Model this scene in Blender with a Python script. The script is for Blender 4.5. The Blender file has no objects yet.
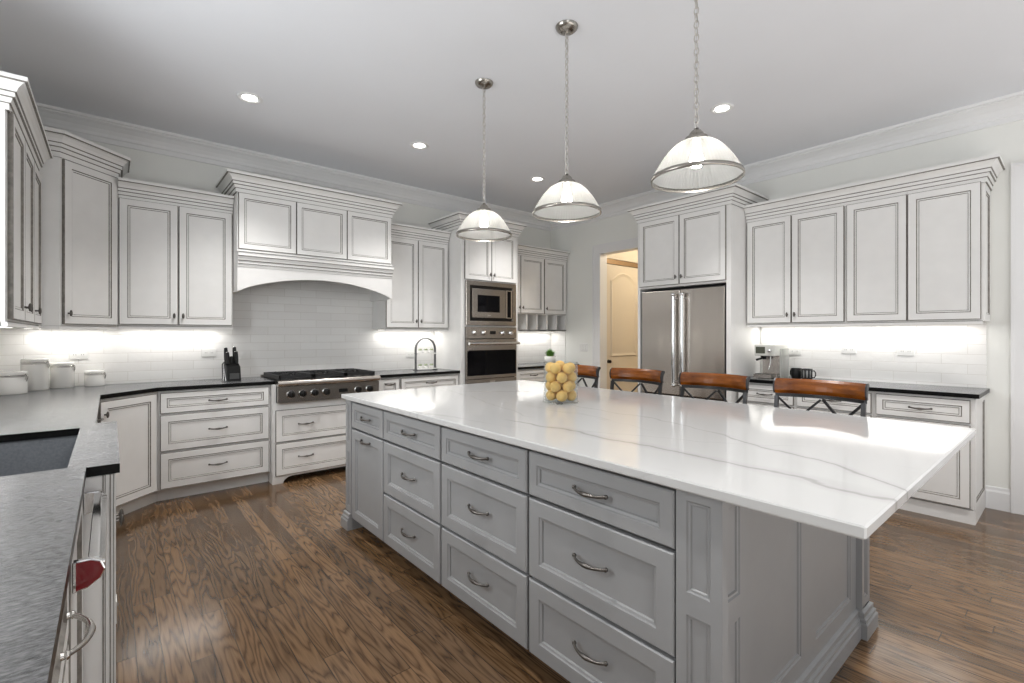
import bpy, bmesh, math, random
from mathutils import Vector, Matrix
random.seed(7)
PI = math.pi
scene = bpy.context.scene
COL = scene.collection

# ------------------------------------------------------------------ camera, world, light, exposure
cam_data = bpy.data.cameras.new('camera')
cam = bpy.data.objects.new('camera', cam_data); COL.objects.link(cam)
cam.location = (0, 0, 1.318)
cam.rotation_euler = (PI/2, 0, -math.radians(40.08))
cam_data.sensor_width = 36.0
cam_data.lens = 477.7/1024*36.0
cam_data.shift_y = -(341.5-335.6)/1024
cam_data.clip_start = 0.02
scene.camera = cam

world = bpy.data.worlds.new('world'); scene.world = world; world.use_nodes = True
world.node_tree.nodes['Background'].inputs[0].default_value = (0.93, 0.97, 1.0, 1)
world.node_tree.nodes['Background'].inputs[1].default_value = 0.28

def area_light(name, loc, rot, sx, sy, power, color=(1, 1, 1), spread=None):
    d = bpy.data.lights.new(name, 'AREA'); d.shape = 'RECTANGLE'; d.size = sx; d.size_y = sy
    d.energy = power; d.color = color
    if spread: d.spread = spread
    o = bpy.data.objects.new(name, d); COL.objects.link(o); o.location = loc; o.rotation_euler = rot
    return o
# daylight of the sink window, then added fills: an invented side window, the open back behind the
# camera, and an up-facing panel that lights the ceiling
area_light('sink_window_daylight', (-0.80, 2.425, 1.78), (0, -PI/2, 0), 1.3, 1.3, 37, (0.95, 0.98, 1.0))
area_light('side_fill_light', (-0.80, -2.2, 1.55), (0, -PI/2, 0), 2.3, 2.6, 40, (0.96, 0.98, 1.0))  # fill through the invented side window, for fridge wall and island front
area_light('back_fill_light', (2.2, -3.9, 1.6), (PI/2, 0, 0), 5.2, 2.6, 10, (0.98, 0.99, 1.0))  # added fill across the open back, no windows stand there
area_light('ceiling_fill_light', (2.4, -2.2, 0.12), (PI, 0, 0), 4.6, 2.8, 72, (1.0, 0.98, 0.96))  # unseen up-facing fill added to brighten the ceiling

scene.view_settings.view_transform = 'Standard'
scene.view_settings.look = 'None'
scene.view_settings.gamma = 1.0
scene.view_settings.use_curve_mapping = False
scene.view_settings.exposure = 0.45
scene.cycles.use_denoising = True
scene.cycles.max_bounces = 10
scene.cycles.diffuse_bounces = 6
scene.cycles.transparent_max_bounces = 16
scene.cycles.caustics_reflective = False
scene.cycles.caustics_refractive = False
scene.cycles.sample_clamp_indirect = 6

# ------------------------------------------------------------------ materials
def new_mat(name):
    m = bpy.data.materials.new(name); m.use_nodes = True
    nt = m.node_tree
    return m, nt, nt.nodes['Principled BSDF']
def N(nt, kind, **kw):
    n = nt.nodes.new(kind)
    for k, v in kw.items(): setattr(n, k, v)
    return n
def math_node(nt, op, a, b=None, c=None):
    n = N(nt, 'ShaderNodeMath', operation=op)
    for i, v in enumerate((a, b, c)):
        if v is None: continue
        if isinstance(v, (int, float)): n.inputs[i].default_value = v
        else: nt.links.new(v, n.inputs[i])
    return n.outputs[0]
def plain(name, col, rough=0.5, metal=0.0, noise=0.0, scale=20.0, bump=0.0, coat=0.0, stretch=(1, 1, 1), spec=0.5):
    m, nt, b = new_mat(name)
    b.inputs['Base Color'].default_value = (*col, 1)
    b.inputs['Roughness'].default_value = rough
    b.inputs['Metallic'].default_value = metal
    b.inputs['Coat Weight'].default_value = coat
    b.inputs['Specular IOR Level'].default_value = spec
    if noise or bump:
        tc = N(nt, 'ShaderNodeTexCoord'); mp = N(nt, 'ShaderNodeMapping'); mp.inputs['Scale'].default_value = stretch
        nt.links.new(tc.outputs['Object'], mp.inputs[0])
        no = N(nt, 'ShaderNodeTexNoise'); no.inputs['Scale'].default_value = scale; no.inputs['Detail'].default_value = 5
        nt.links.new(mp.outputs[0], no.inputs['Vector'])
        if noise:
            r = N(nt, 'ShaderNodeValToRGB')
            r.color_ramp.elements[0].position = 0.3; r.color_ramp.elements[1].position = 0.7
            r.color_ramp.elements[0].color = tuple(c*(1-noise) for c in col)+(1,)
            r.color_ramp.elements[1].color = tuple(min(1, c*(1+noise)) for c in col)+(1,)
            nt.links.new(no.outputs['Fac'], r.inputs[0]); nt.links.new(r.outputs[0], b.inputs['Base Color'])
        if bump:
            bp = N(nt, 'ShaderNodeBump'); bp.inputs['Strength'].default_value = bump; bp.inputs['Distance'].default_value = 0.004
            nt.links.new(no.outputs['Fac'], bp.inputs['Height']); nt.links.new(bp.outputs[0], b.inputs['Normal'])
    return m
def emit(name, col, strength):
    m, nt, b = new_mat(name)
    b.inputs['Base Color'].default_value = (*col, 1)
    b.inputs['Emission Color'].default_value = (*col, 1)
    b.inputs['Emission Strength'].default_value = strength
    return m

PAINT = plain('white_glazed_paint', (0.80, 0.795, 0.78), 0.45, noise=0.02, scale=9)
GLAZE = plain('umber_glaze', (0.20, 0.185, 0.165), 0.5, noise=0.3, scale=40)
GREY = plain('grey_island_paint', (0.275, 0.278, 0.283), 0.36, noise=0.02, scale=12)
GREYG = plain('grey_groove_darker', (0.22, 0.222, 0.225), 0.4)  # darker grey in the panel grooves and foot steps
DARKIN = plain('dark_interior', (0.03, 0.028, 0.026), 0.6)
WALL = plain('wall_paint', (0.83, 0.835, 0.80), 0.6, noise=0.01, scale=3)
CEIL = plain('ceiling_paint', (0.79, 0.805, 0.84), 0.7, noise=0.01, scale=2)
TRIM = plain('white_trim_paint', (0.80, 0.80, 0.80), 0.35)
PEWTER = plain('dark_pewter', (0.13, 0.12, 0.11), 0.35, 0.9, noise=0.2, scale=60)
NICKEL = plain('brushed_nickel', (0.55, 0.53, 0.50), 0.25, 1.0)
CHROME = plain('polished_chrome', (0.75, 0.75, 0.75), 0.12, 1.0)
BLACKIRON = plain('cast_iron', (0.012, 0.012, 0.013), 0.45, noise=0.3, scale=80, bump=0.1)
BLACK = plain('black_plastic', (0.006, 0.006, 0.006), 0.4, spec=0.3)
BLACKGLASS = plain('black_oven_glass', (0.003, 0.003, 0.004), 0.06, spec=0.12)
CERAMIC = plain('white_ceramic', (0.82, 0.81, 0.78), 0.15)
PLASTICW = plain('white_plastic', (0.80, 0.80, 0.78), 0.3)
SLOT = plain('outlet_slot', (0.25, 0.25, 0.24), 0.4)
IRON = plain('stool_iron', (0.028, 0.028, 0.030), 0.35, 0.3)
RED = plain('red_enamel', (0.15, 0.004, 0.008), 0.15, coat=0.5)
SINK = plain('dark_composite_sink', (0.13, 0.137, 0.147), 0.32, noise=0.15, scale=120)
SOIL = plain('potting_soil', (0.05, 0.035, 0.025), 0.9)
LEAF = plain('green_leaf', (0.13, 0.30, 0.05), 0.5, noise=0.35, scale=30)
SAGE = plain('pale_sage_leaf', (0.42, 0.48, 0.30), 0.6, noise=0.2, scale=40)
LEMON = plain('lemon_peel', (0.70, 0.44, 0.13), 0.55, noise=0.10, scale=25, bump=0.35)
HALLDOOR = plain('hall_door_paint', (0.74, 0.66, 0.54), 0.4)
HALLWALL = plain('hall_wall_paint', (0.74, 0.67, 0.55), 0.6)
BRONZE = plain('bronze', (0.30, 0.20, 0.11), 0.35, 0.6)

def steel(name, col, axis, rough=0.27):
    m, nt, b = new_mat(name)
    b.inputs['Metallic'].default_value = 1.0
    tc = N(nt, 'ShaderNodeTexCoord'); mp = N(nt, 'ShaderNodeMapping'); mp.inputs['Scale'].default_value = axis
    nt.links.new(tc.outputs['Object'], mp.inputs[0])
    b.inputs['Roughness'].default_value = rough
    b.inputs['Base Color'].default_value = (*col, 1)
    w = N(nt, 'ShaderNodeTexNoise'); w.inputs['Scale'].default_value = 1.0; w.inputs['Detail'].default_value = 1
    nt.links.new(mp.outputs[0], w.inputs['Vector'])
    bp = N(nt, 'ShaderNodeBump'); bp.inputs['Strength'].default_value = 0.12; bp.inputs['Distance'].default_value = 0.05
    nt.links.new(w.outputs['Fac'], bp.inputs['Height']); nt.links.new(bp.outputs[0], b.inputs['Normal'])
    return m
STEEL = steel('brushed_steel', (0.56, 0.52, 0.48), (2.5, 2.5, 1.2))
STEELD = steel('brushed_steel_dark', (0.36, 0.33, 0.30), (2.5, 2.5, 1.2))
FRIDGESTEEL = steel('fridge_steel', (0.62, 0.575, 0.53), (5, 5, 0.9), 0.24)

def wood_floor():
    m, nt, b = new_mat('oak_plank_floor'); L = nt.links.new
    tc = N(nt, 'ShaderNodeTexCoord'); sp = N(nt, 'ShaderNodeSeparateXYZ'); L(tc.outputs['Object'], sp.inputs[0])
    W = 0.083
    px = math_node(nt, 'DIVIDE', sp.outputs[0], W); ix = math_node(nt, 'FLOOR', px); fx = math_node(nt, 'FRACT', px)
    wn = N(nt, 'ShaderNodeTexWhiteNoise', noise_dimensions='1D'); L(ix, wn.inputs['W'])
    yo = math_node(nt, 'MULTIPLY_ADD', wn.outputs['Value'], 7.3, sp.outputs[1])
    py = math_node(nt, 'DIVIDE', yo, 1.35); iy = math_node(nt, 'FLOOR', py); fy = math_node(nt, 'FRACT', py)
    cv = N(nt, 'ShaderNodeCombineXYZ'); L(ix, cv.inputs[0]); L(iy, cv.inputs[1])
    w2 = N(nt, 'ShaderNodeTexWhiteNoise', noise_dimensions='2D'); L(cv.outputs[0], w2.inputs['Vector'])
    # cathedral grain: contour lines of a stretched noise, different in each plank
    gx = math_node(nt, 'MULTIPLY_ADD', w2.outputs['Value'], 31.0, math_node(nt, 'MULTIPLY', sp.outputs[0], 9.5))
    gy = math_node(nt, 'MULTIPLY_ADD', w2.outputs['Value'], 17.0, math_node(nt, 'MULTIPLY', sp.outputs[1], 0.95))
    g = N(nt, 'ShaderNodeCombineXYZ'); L(gx, g.inputs[0]); L(gy, g.inputs[1])
    n1 = N(nt, 'ShaderNodeTexNoise'); n1.inputs['Scale'].default_value = 1.0; n1.inputs['Detail'].default_value = 3.0; n1.inputs['Roughness'].default_value = 0.42
    L(g.outputs[0], n1.inputs['Vector'])
    rings = math_node(nt, 'SINE', math_node(nt, 'MULTIPLY', n1.outputs['Fac'], 95.0))
    rings = math_node(nt, 'MULTIPLY_ADD', rings, 0.5, 0.5)
    st = N(nt, 'ShaderNodeMapping'); st.inputs['Scale'].default_value = (260, 9, 1); L(tc.outputs['Object'], st.inputs[0])
    n2 = N(nt, 'ShaderNodeTexNoise'); n2.inputs['Scale'].default_value = 1; n2.inputs['Detail'].default_value = 3; L(st.outputs[0], n2.inputs['Vector'])
    fac = math_node(nt, 'ADD', math_node(nt, 'MULTIPLY', math_node(nt, 'POWER', rings, 0.4), 0.50), math_node(nt, 'MULTIPLY', n2.outputs['Fac'], 0.50))
    r = N(nt, 'ShaderNodeValToRGB'); cr = r.color_ramp
    cr.elements[0].position = 0.14; cr.elements[0].color = (0.034, 0.017, 0.008, 1)
    cr.elements[1].position = 0.86; cr.elements[1].color = (0.178, 0.106, 0.055, 1)
    e = cr.elements.new(0.48); e.color = (0.102, 0.057, 0.027, 1)
    L(fac, r.inputs[0])
    tone = N(nt, 'ShaderNodeMapRange'); tone.inputs['To Min'].default_value = 0.66; tone.inputs['To Max'].default_value = 1.30
    L(w2.outputs['Value'], tone.inputs[0])
    seam = math_node(nt, 'MINIMUM', math_node(nt, 'MULTIPLY', math_node(nt, 'MINIMUM', fx, math_node(nt, 'SUBTRACT', 1.0, fx)), W),
                     math_node(nt, 'MULTIPLY', math_node(nt, 'MINIMUM', fy, math_node(nt, 'SUBTRACT', 1.0, fy)), 1.35))
    sm = N(nt, 'ShaderNodeMapRange'); sm.inputs['From Min'].default_value = 0.0; sm.inputs['From Max'].default_value = 0.0028
    sm.inputs['To Min'].default_value = 0.2; sm.inputs['To Max'].default_value = 1.0; L(seam, sm.inputs[0])
    k = math_node(nt, 'MULTIPLY', tone.outputs[0], sm.outputs[0])
    mx = N(nt, 'ShaderNodeVectorMath', operation='SCALE'); L(r.outputs[0], mx.inputs[0]); L(k, mx.inputs['Scale'])
    L(mx.outputs[0], b.inputs['Base Color'])
    b.inputs['Roughness'].default_value = 0.17
    b.inputs['Specular IOR Level'].default_value = 0.5
    bp = N(nt, 'ShaderNodeBump'); bp.inputs['Strength'].default_value = 0.10; bp.inputs['Distance'].default_value = 0.0015
    hh = math_node(nt, 'ADD', math_node(nt, 'MULTIPLY', fac, 0.5), sm.outputs[0])
    L(hh, bp.inputs['Height']); L(bp.outputs[0], b.inputs['Normal'])
    return m
FLOOR = wood_floor()

def quartz():
    m, nt, b = new_mat('veined_white_quartz'); L = nt.links.new
    tc = N(nt, 'ShaderNodeTexCoord')
    def veins(rot, scale, seed, freq_w, strength, detail=4.0, dist=0.9):
        mp = N(nt, 'ShaderNodeMapping'); mp.inputs['Rotation'].default_value = (0, 0, rot); mp.inputs['Scale'].default_value = scale
        mp.inputs['Location'].default_value = (seed, seed*0.7, 0)
        L(tc.outputs['Object'], mp.inputs[0])
        no = N(nt, 'ShaderNodeTexNoise'); no.inputs['Scale'].default_value = 1.0; no.inputs['Detail'].default_value = detail
        no.inputs['Roughness'].default_value = 0.5; no.inputs['Distortion'].default_value = dist
        L(mp.outputs[0], no.inputs['Vector'])
        d = math_node(nt, 'ABSOLUTE', math_node(nt, 'SUBTRACT', no.outputs['Fac'], 0.5))
        mr = N(nt, 'ShaderNodeMapRange', interpolation_type='SMOOTHSTEP'); mr.inputs['From Max'].default_value = freq_w
        mr.inputs['To Min'].default_value = strength; mr.inputs['To Max'].default_value = 0.0
        L(d, mr.inputs[0])
        mk = N(nt, 'ShaderNodeTexNoise'); mk.inputs['Scale'].default_value = 1.7; mk.inputs['Detail'].default_value = 1
        L(mp.outputs[0], mk.inputs['Vector'])
        mm = N(nt, 'ShaderNodeMapRange'); mm.inputs['From Min'].default_value = 0.38; mm.inputs['From Max'].default_value = 0.6; L(mk.outputs['Fac'], mm.inputs[0])
        return math_node(nt, 'MULTIPLY', mr.outputs[0], mm.outputs[0])
    sp = N(nt, 'ShaderNodeSeparateXYZ'); L(tc.outputs['Object'], sp.inputs[0])
    wob = []
    for sc, seed in ((2.1, 3.0), (7.0, 9.0)):
        mp = N(nt, 'ShaderNodeMapping'); mp.inputs['Location'].default_value = (seed, seed*1.7, 0); L(tc.outputs['Object'], mp.inputs[0])
        no = N(nt, 'ShaderNodeTexNoise'); no.inputs['Scale'].default_value = sc; no.inputs['Detail'].default_value = 3; L(mp.outputs[0], no.inputs['Vector'])
        wob.append(math_node(nt, 'SUBTRACT', no.outputs['Fac'], 0.5))
    wobble = math_node(nt, 'ADD', math_node(nt, 'MULTIPLY', wob[0], 0.16), math_node(nt, 'MULTIPLY', wob[1], 0.085))
    xx = math_node(nt, 'ADD', sp.outputs[0], wobble)
    def line(x0, slope, yref, ya, yb, width, strength, fade=0.12):
        d = math_node(nt, 'ABSOLUTE', math_node(nt, 'SUBTRACT', xx, math_node(nt, 'MULTIPLY_ADD', sp.outputs[1], slope, x0-slope*yref)))
        mr = N(nt, 'ShaderNodeMapRange', interpolation_type='SMOOTHSTEP'); mr.inputs['From Max'].default_value = width
        mr.inputs['To Min'].default_value = strength; mr.inputs['To Max'].default_value = 0.0; L(d, mr.inputs[0])
        m1 = N(nt, 'ShaderNodeMapRange'); m1.inputs['From Min'].default_value = ya; m1.inputs['From Max'].default_value = ya+fade; L(sp.outputs[1], m1.inputs[0])
        m2 = N(nt, 'ShaderNodeMapRange'); m2.inputs['From Min'].default_value = yb-fade; m2.inputs['From Max'].default_value = yb
        m2.inputs['To Min'].default_value = 1.0; m2.inputs['To Max'].default_value = 0.0; L(sp.outputs[1], m2.inputs[0])
        return math_node(nt, 'MULTIPLY', mr.outputs[0], math_node(nt, 'MULTIPLY', m1.outputs[0], m2.outputs[0]))
    v = None
    for ln in ((1.50, -0.03, 0.9, -1, 1.8, 0.016, 0.60), (1.50, -0.03, 0.9, -1, 1.6, 0.06, 0.16), (1.63, 0.48, 0.3, 0.0, 1.0, 0.016, 0.6), (1.63, 0.48, 0.3, 0.0, 0.9, 0.05, 0.14), (1.95, 0.12, 0.95, 0.85, 2.4, 0.010, 0.32),
               (1.30, -0.45, 2.0, 1.85, 2.5, 0.006, 0.35), (2.15, -1.1, 2.7, 2.45, 2.95, 0.012, 0.6), (2.45, 0.10, 1.5, 0.3, 3.3, 0.006, 0.2), (1.72, -0.6, 1.0, 0.6, 1.5, 0.004, 0.3),
               (1.75, 0.25, 2.3, 1.7, 3.3, 0.007, 0.28), (2.65, -0.2, 0.8, -1, 1.4, 0.006, 0.2)):
        q = line(*ln); v = q if v is None else math_node(nt, 'MAXIMUM', v, q)
    v = math_node(nt, 'MAXIMUM', v, veins(0.35, (1.5, 0.5, 1), 7.7, 0.006, 0.20, 5.0))
    mix = N(nt, 'ShaderNodeMix', data_type='RGBA'); L(v, mix.inputs['Factor'])
    mix.inputs['A'].default_value = (0.50, 0.50, 0.497, 1); mix.inputs['B'].default_value = (0.22, 0.215, 0.205, 1)
    L(mix.outputs['Result'], b.inputs['Base Color'])
    b.inputs['Roughness'].default_value = 0.10
    return m
QUARTZ = quartz()

def granite(name, dark, light, rough, bump):
    m, nt, b = new_mat(name); L = nt.links.new
    tc = N(nt, 'ShaderNodeTexCoord')
    mp = N(nt, 'ShaderNodeMapping'); mp.inputs['Scale'].default_value = (70, 190, 90); mp.inputs['Rotation'].default_value = (0, 0, 0.6)
    L(tc.outputs['Object'], mp.inputs[0])
    n1 = N(nt, 'ShaderNodeTexNoise'); n1.inputs['Scale'].default_value = 1.0; n1.inputs['Detail'].default_value = 4; n1.inputs['Roughness'].default_value = 0.65
    L(mp.outputs[0], n1.inputs['Vector'])
    n2 = N(nt, 'ShaderNodeTexNoise'); n2.inputs['Scale'].default_value = 6; n2.inputs['Detail'].default_value = 3; L(tc.outputs['Object'], n2.inputs['Vector'])
    f = math_node(nt, 'ADD', math_node(nt, 'MULTIPLY', n1.outputs['Fac'], 0.8), math_node(nt, 'MULTIPLY', n2.outputs['Fac'], 0.25))
    r = N(nt, 'ShaderNodeValToRGB'); cr = r.color_ramp
    cr.elements[0].position = 0.34; cr.elements[0].color = (*dark, 1); cr.elements[1].position = 0.70; cr.elements[1].color = (*light, 1)
    L(f, r.inputs[0]); L(r.outputs[0], b.inputs['Base Color'])
    b.inputs['Roughness'].default_value = rough
    b.inputs['Specular IOR Level'].default_value = 0.5 if bump else 0.12
    if bump:
        bp = N(nt, 'ShaderNodeBump'); bp.inputs['Strength'].default_value = bump; bp.inputs['Distance'].default_value = 0.002
        L(n1.outputs['Fac'], bp.inputs['Height']); L(bp.outputs[0], b.inputs['Normal'])
    return m
GRANITE = granite('black_granite_lit_top', (0.024, 0.025, 0.027), (0.205, 0.208, 0.215), 0.24, 0.4)  # black stone, its reflected light painted into the top as grey
GRANITE_EDGE = granite('black_granite_edge', (0.002, 0.002, 0.002), (0.008, 0.008, 0.008), 0.3, 0)  # same stone on the edges, without the painted reflection

def tile():
    m, nt, b = new_mat('glossy_white_tile'); L = nt.links.new
    tc = N(nt, 'ShaderNodeTexCoord'); sp = N(nt, 'ShaderNodeSeparateXYZ'); L(tc.outputs['Object'], sp.inputs[0])
    cb = N(nt, 'ShaderNodeCombineXYZ'); L(sp.outputs[0], cb.inputs[0]); L(sp.outputs[2], cb.inputs[1])
    br = N(nt, 'ShaderNodeTexBrick'); br.offset = 0.5
    br.inputs['Color1'].default_value = (0.83, 0.82, 0.80, 1); br.inputs['Color2'].default_value = (0.87, 0.865, 0.845, 1)
    br.inputs['Mortar'].default_value = (0.72, 0.705, 0.67, 1); br.inputs['Scale'].default_value = 1.0
    br.inputs['Mortar Size'].default_value = 0.0022; br.inputs['Mortar Smooth'].default_value = 0.3
    br.inputs['Brick Width'].default_value = 0.31; br.inputs['Row Height'].default_value = 0.078
    L(cb.outputs[0], br.inputs['Vector']); L(br.outputs['Color'], b.inputs['Base Color'])
    b.inputs['Roughness'].default_value = 0.14
    no = N(nt, 'ShaderNodeTexNoise'); no.inputs['Scale'].default_value = 13; no.inputs['Detail'].default_value = 2; L(tc.outputs['Object'], no.inputs['Vector'])
    h = math_node(nt, 'SUBTRACT', math_node(nt, 'MULTIPLY', no.outputs['Fac'], 0.9), br.outputs['Fac'])
    bp = N(nt, 'ShaderNodeBump'); bp.inputs['Strength'].default_value = 0.35; bp.inputs['Distance'].default_value = 0.006
    L(h, bp.inputs['Height']); L(bp.outputs[0], b.inputs['Normal'])
    return m
TILE = tile()

def stool_wood():
    m, nt, b = new_mat('honey_stained_wood'); L = nt.links.new
    tc = N(nt, 'ShaderNodeTexCoord'); mp = N(nt, 'ShaderNodeMapping'); mp.inputs['Scale'].default_value = (40, 5, 40); L(tc.outputs['Object'], mp.inputs[0])
    no = N(nt, 'ShaderNodeTexNoise'); no.inputs['Scale'].default_value = 0.7; no.inputs['Detail'].default_value = 4; L(mp.outputs[0], no.inputs['Vector'])
    r = N(nt, 'ShaderNodeValToRGB'); r.color_ramp.elements[0].position = 0.3; r.color_ramp.elements[1].position = 0.7
    r.color_ramp.elements[0].color = (0.10, 0.026, 0.004, 1); r.color_ramp.elements[1].color = (0.30, 0.088, 0.010, 1)
    L(no.outputs['Fac'], r.inputs[0]); L(r.outputs[0], b.inputs['Base Color'])
    b.inputs['Roughness'].default_value = 0.22
    return m
STOOLWOOD = stool_wood()

def thin_glass(name, tint, trans, rough=0.05, ribs=False):
    m, nt, b = new_mat(name); L = nt.links.new
    out = nt.nodes['Material Output']
    nt.nodes.remove(b)
    tr = N(nt, 'ShaderNodeBsdfTransparent'); tr.inputs[0].default_value = (*tint, 1)
    gl = N(nt, 'ShaderNodeBsdfGlossy'); gl.inputs['Roughness'].default_value = rough
    lw = N(nt, 'ShaderNodeLayerWeight'); lw.inputs['Blend'].default_value = 0.5
    fr = math_node(nt, 'MULTIPLY_ADD', math_node(nt, 'POWER', lw.outputs['Facing'], 4.0), 0.6, 0.035)
    mx = N(nt, 'ShaderNodeMixShader'); L(fr, mx.inputs[0]); L(tr.outputs[0], mx.inputs[1]); L(gl.outputs[0], mx.inputs[2])
    if trans < 1:
        tl = N(nt, 'ShaderNodeBsdfTranslucent'); tl.inputs[0].default_value = (0.92, 0.91, 0.87, 1)
        df = N(nt, 'ShaderNodeBsdfDiffuse'); df.inputs[0].default_value = (0.85, 0.85, 0.82, 1)
        m1 = N(nt, 'ShaderNodeMixShader'); m1.inputs[0].default_value = 0.5; L(tl.outputs[0], m1.inputs[1]); L(df.outputs[0], m1.inputs[2])
        m2 = N(nt, 'ShaderNodeMixShader'); m2.inputs[0].default_value = trans; L(m1.outputs[0], m2.inputs[1]); L(mx.outputs[0], m2.inputs[2])
        L(m2.outputs[0], out.inputs[0])
    else:
        L(mx.outputs[0], out.inputs[0])
    return m
PNICKEL = plain('antique_nickel', (0.36, 0.34, 0.31), 0.25, 1.0)
CHAINM = plain('nickel_chain', (0.62, 0.60, 0.57), 0.3, 1.0)
GLASS = thin_glass('clear_glass', (0.97, 0.985, 0.98), 1.0)
SHADEGLASS = thin_glass('prismatic_shade_glass', (0.93, 0.93, 0.915), 0.70, 0.12)
BULB = emit('warm_bulb', (1.0, 0.965, 0.91), 34.0)
DOWNLIGHT = emit('downlight_lens', (1.0, 0.96, 0.9), 12.0)
LEDSTRIP = emit('led_strip', (1.0, 0.96, 0.90), 2.0)

# ------------------------------------------------------------------ mesh builder
class MB:
    def __init__(s): s.v = []; s.f = []; s.m = []; s.M = Matrix.Identity(4); s.sm = []
    def add(s, verts, faces, mats, smooth=False):
        o = len(s.v); s.v += [tuple(s.M @ Vector(p)) for p in verts]
        for i, f in enumerate(faces):
            s.f.append([o+k for k in f]); s.m.append(mats if isinstance(mats, int) else mats[i]); s.sm.append(smooth)
    def box(s, x0, y0, z0, x1, y1, z1, m=0):
        x0, x1 = sorted((x0, x1)); y0, y1 = sorted((y0, y1)); z0, z1 = sorted((z0, z1))
        v = [(x0, y0, z0), (x1, y0, z0), (x1, y1, z0), (x0, y1, z0), (x0, y0, z1), (x1, y0, z1), (x1, y1, z1), (x0, y1, z1)]
        s.add(v, [(3, 2, 1, 0), (4, 5, 6, 7), (0, 1, 5, 4), (1, 2, 6, 5), (2, 3, 7, 6), (3, 0, 4, 7)], m)
    def prism(s, pts, z0, z1, m=0, mtop=None):
        n = len(pts)
        v = [(x, y, z0) for x, y in pts]+[(x, y, z1) for x, y in pts]
        f = [list(range(n))[::-1], [n+i for i in range(n)]]+[(i, (i+1) % n, n+(i+1) % n, n+i) for i in range(n)]
        s.add(v, f, [m, m if mtop is None else mtop]+[m]*n)
    def prism_y(s, pts, y0, y1, m=0):      # outline in x,z extruded along y
        n = len(pts); v = [(x, y0, z) for x, z in pts]+[(x, y1, z) for x, z in pts]
        s.add(v, [list(range(n)), [n+i for i in range(n)][::-1]]+[((i+1) % n, i, n+i, n+(i+1) % n) for i in range(n)], m)
    def prism_x(s, pts, x0, x1, m=0):      # outline in y,z extruded along x
        n = len(pts); v = [(x0, y, z) for y, z in pts]+[(x1, y, z) for y, z in pts]
        s.add(v, [list(range(n))[::-1], [n+i for i in range(n)]]+[(i, (i+1) % n, n+(i+1) % n, n+i) for i in range(n)], m)
    def rings(s, x0, z0, x1, z1, y, prof, mats, mc):
        """nested rectangles facing -y; prof = (inset, depth behind the plane y)"""
        v = []; f = []; mm = []
        for ins, dep in prof:
            v += [(x0+ins, y+dep, z0+ins), (x1-ins, y+dep, z0+ins), (x1-ins, y+dep, z1-ins), (x0+ins, y+dep, z1-ins)]
        for r in range(len(prof)-1):
            for i in range(4):
                a = r*4+i; b_ = r*4+(i+1) % 4
                f.append((a, b_, b_+4, a+4)); mm.append(mats[r])
        k = (len(prof)-1)*4; f.append((k, k+1, k+2, k+3)); mm.append(mc)
        s.add(v, f, mm)
    def lathe(s, prof, seg=32, c=(0, 0, 0), m=0, axis='z', smooth=True, ribs=0, amp=0.0, mats=None):
        v = []; f = []; mm = []
        for r, z in prof:
            for i in range(seg):
                a = 2*PI*i/seg; rr = r
                if ribs: rr = r*(1+amp*math.cos(ribs*a))
                p = (rr*math.cos(a), rr*math.sin(a), z)
                if axis == 'y': p = (p[0], -p[2], p[1])
                elif axis == 'x': p = (p[2], p[0], p[1])
                v.append((p[0]+c[0], p[1]+c[1], p[2]+c[2]))
        for k in range(len(prof)-1):
            for i in range(seg):
                j = (i+1) % seg
                f.append((k*seg+i, k*seg+j, (k+1)*seg+j, (k+1)*seg+i)); mm.append(mats[k] if mats else m)
        s.add(v, f, mm, smooth)
    def cyl(s, p0, p1, r, seg=12, m=0, r1=None, smooth=True):
        s.tube([p0, p1], [r, r if r1 is None else r1], seg, m, smooth)
    def tube(s, pts, rad, seg=8, m=0, smooth=True, sq=False, closed=False):
        pts = [Vector(p) for p in pts]; n = len(pts)
        if isinstance(rad, (int, float)): rad = [rad]*n
        v = []; f = []
        prev = None
        for i in range(n):
            if closed: t = pts[(i+1) % n]-pts[i-1]
            else: t = pts[min(i+1, n-1)]-pts[max(i-1, 0)]
            t.normalize()
            if prev is None:
                u = t.orthogonal() if abs(t.z) > 0.999 or abs(t.z) < 0.001 and False else (Vector((0, 0, 1)).cross(t) if abs(t.z) < 0.99 else Vector((1, 0, 0)).cross(t))
                u.normalize()
            else:
                u = prev-t*prev.dot(t); u.normalize()
            prev = u; w = t.cross(u)
            for k in range(seg):
                a = 2*PI*(k+(0.5 if sq else 0))/seg
                q = pts[i]+(u*math.cos(a)+w*math.sin(a))*rad[i]
                v.append(tuple(q))
        for i in range(n if closed else n-1):
            for k in range(seg):
                j = (k+1) % seg; i2 = (i+1) % n
                f.append((i*seg+k, i*seg+j, i2*seg+j, i2*seg+k))
        s.add(v, f, m, smooth and not sq)
        if not closed:
            s.add(v[:seg], [list(range(seg))[::-1]], m); s.add(v[-seg:], [list(range(seg))], m)
    def ball(s, c, rx, ry, rz, m=0, seg=16, rg=10):
        v = [(c[0], c[1], c[2]-rz)]; f = []
        for j in range(1, rg):
            t = -PI/2+PI*j/rg
            for i in range(seg):
                a = 2*PI*i/seg; v.append((c[0]+rx*math.cos(t)*math.cos(a), c[1]+ry*math.cos(t)*math.sin(a), c[2]+rz*math.sin(t)))
        v.append((c[0], c[1], c[2]+rz)); e = len(v)-1
        for i in range(seg): f.append((0, 1+(i+1) % seg, 1+i))
        for j in range(rg-2):
            for i in range(seg):
                a = 1+j*seg+i; b_ = 1+j*seg+(i+1) % seg
                f.append((a, b_, b_+seg, a+seg))
        for i in range(seg): f.append((e, 1+(rg-2)*seg+i, 1+(rg-2)*seg+(i+1) % seg))
        s.add(v, f, m, True)
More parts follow.
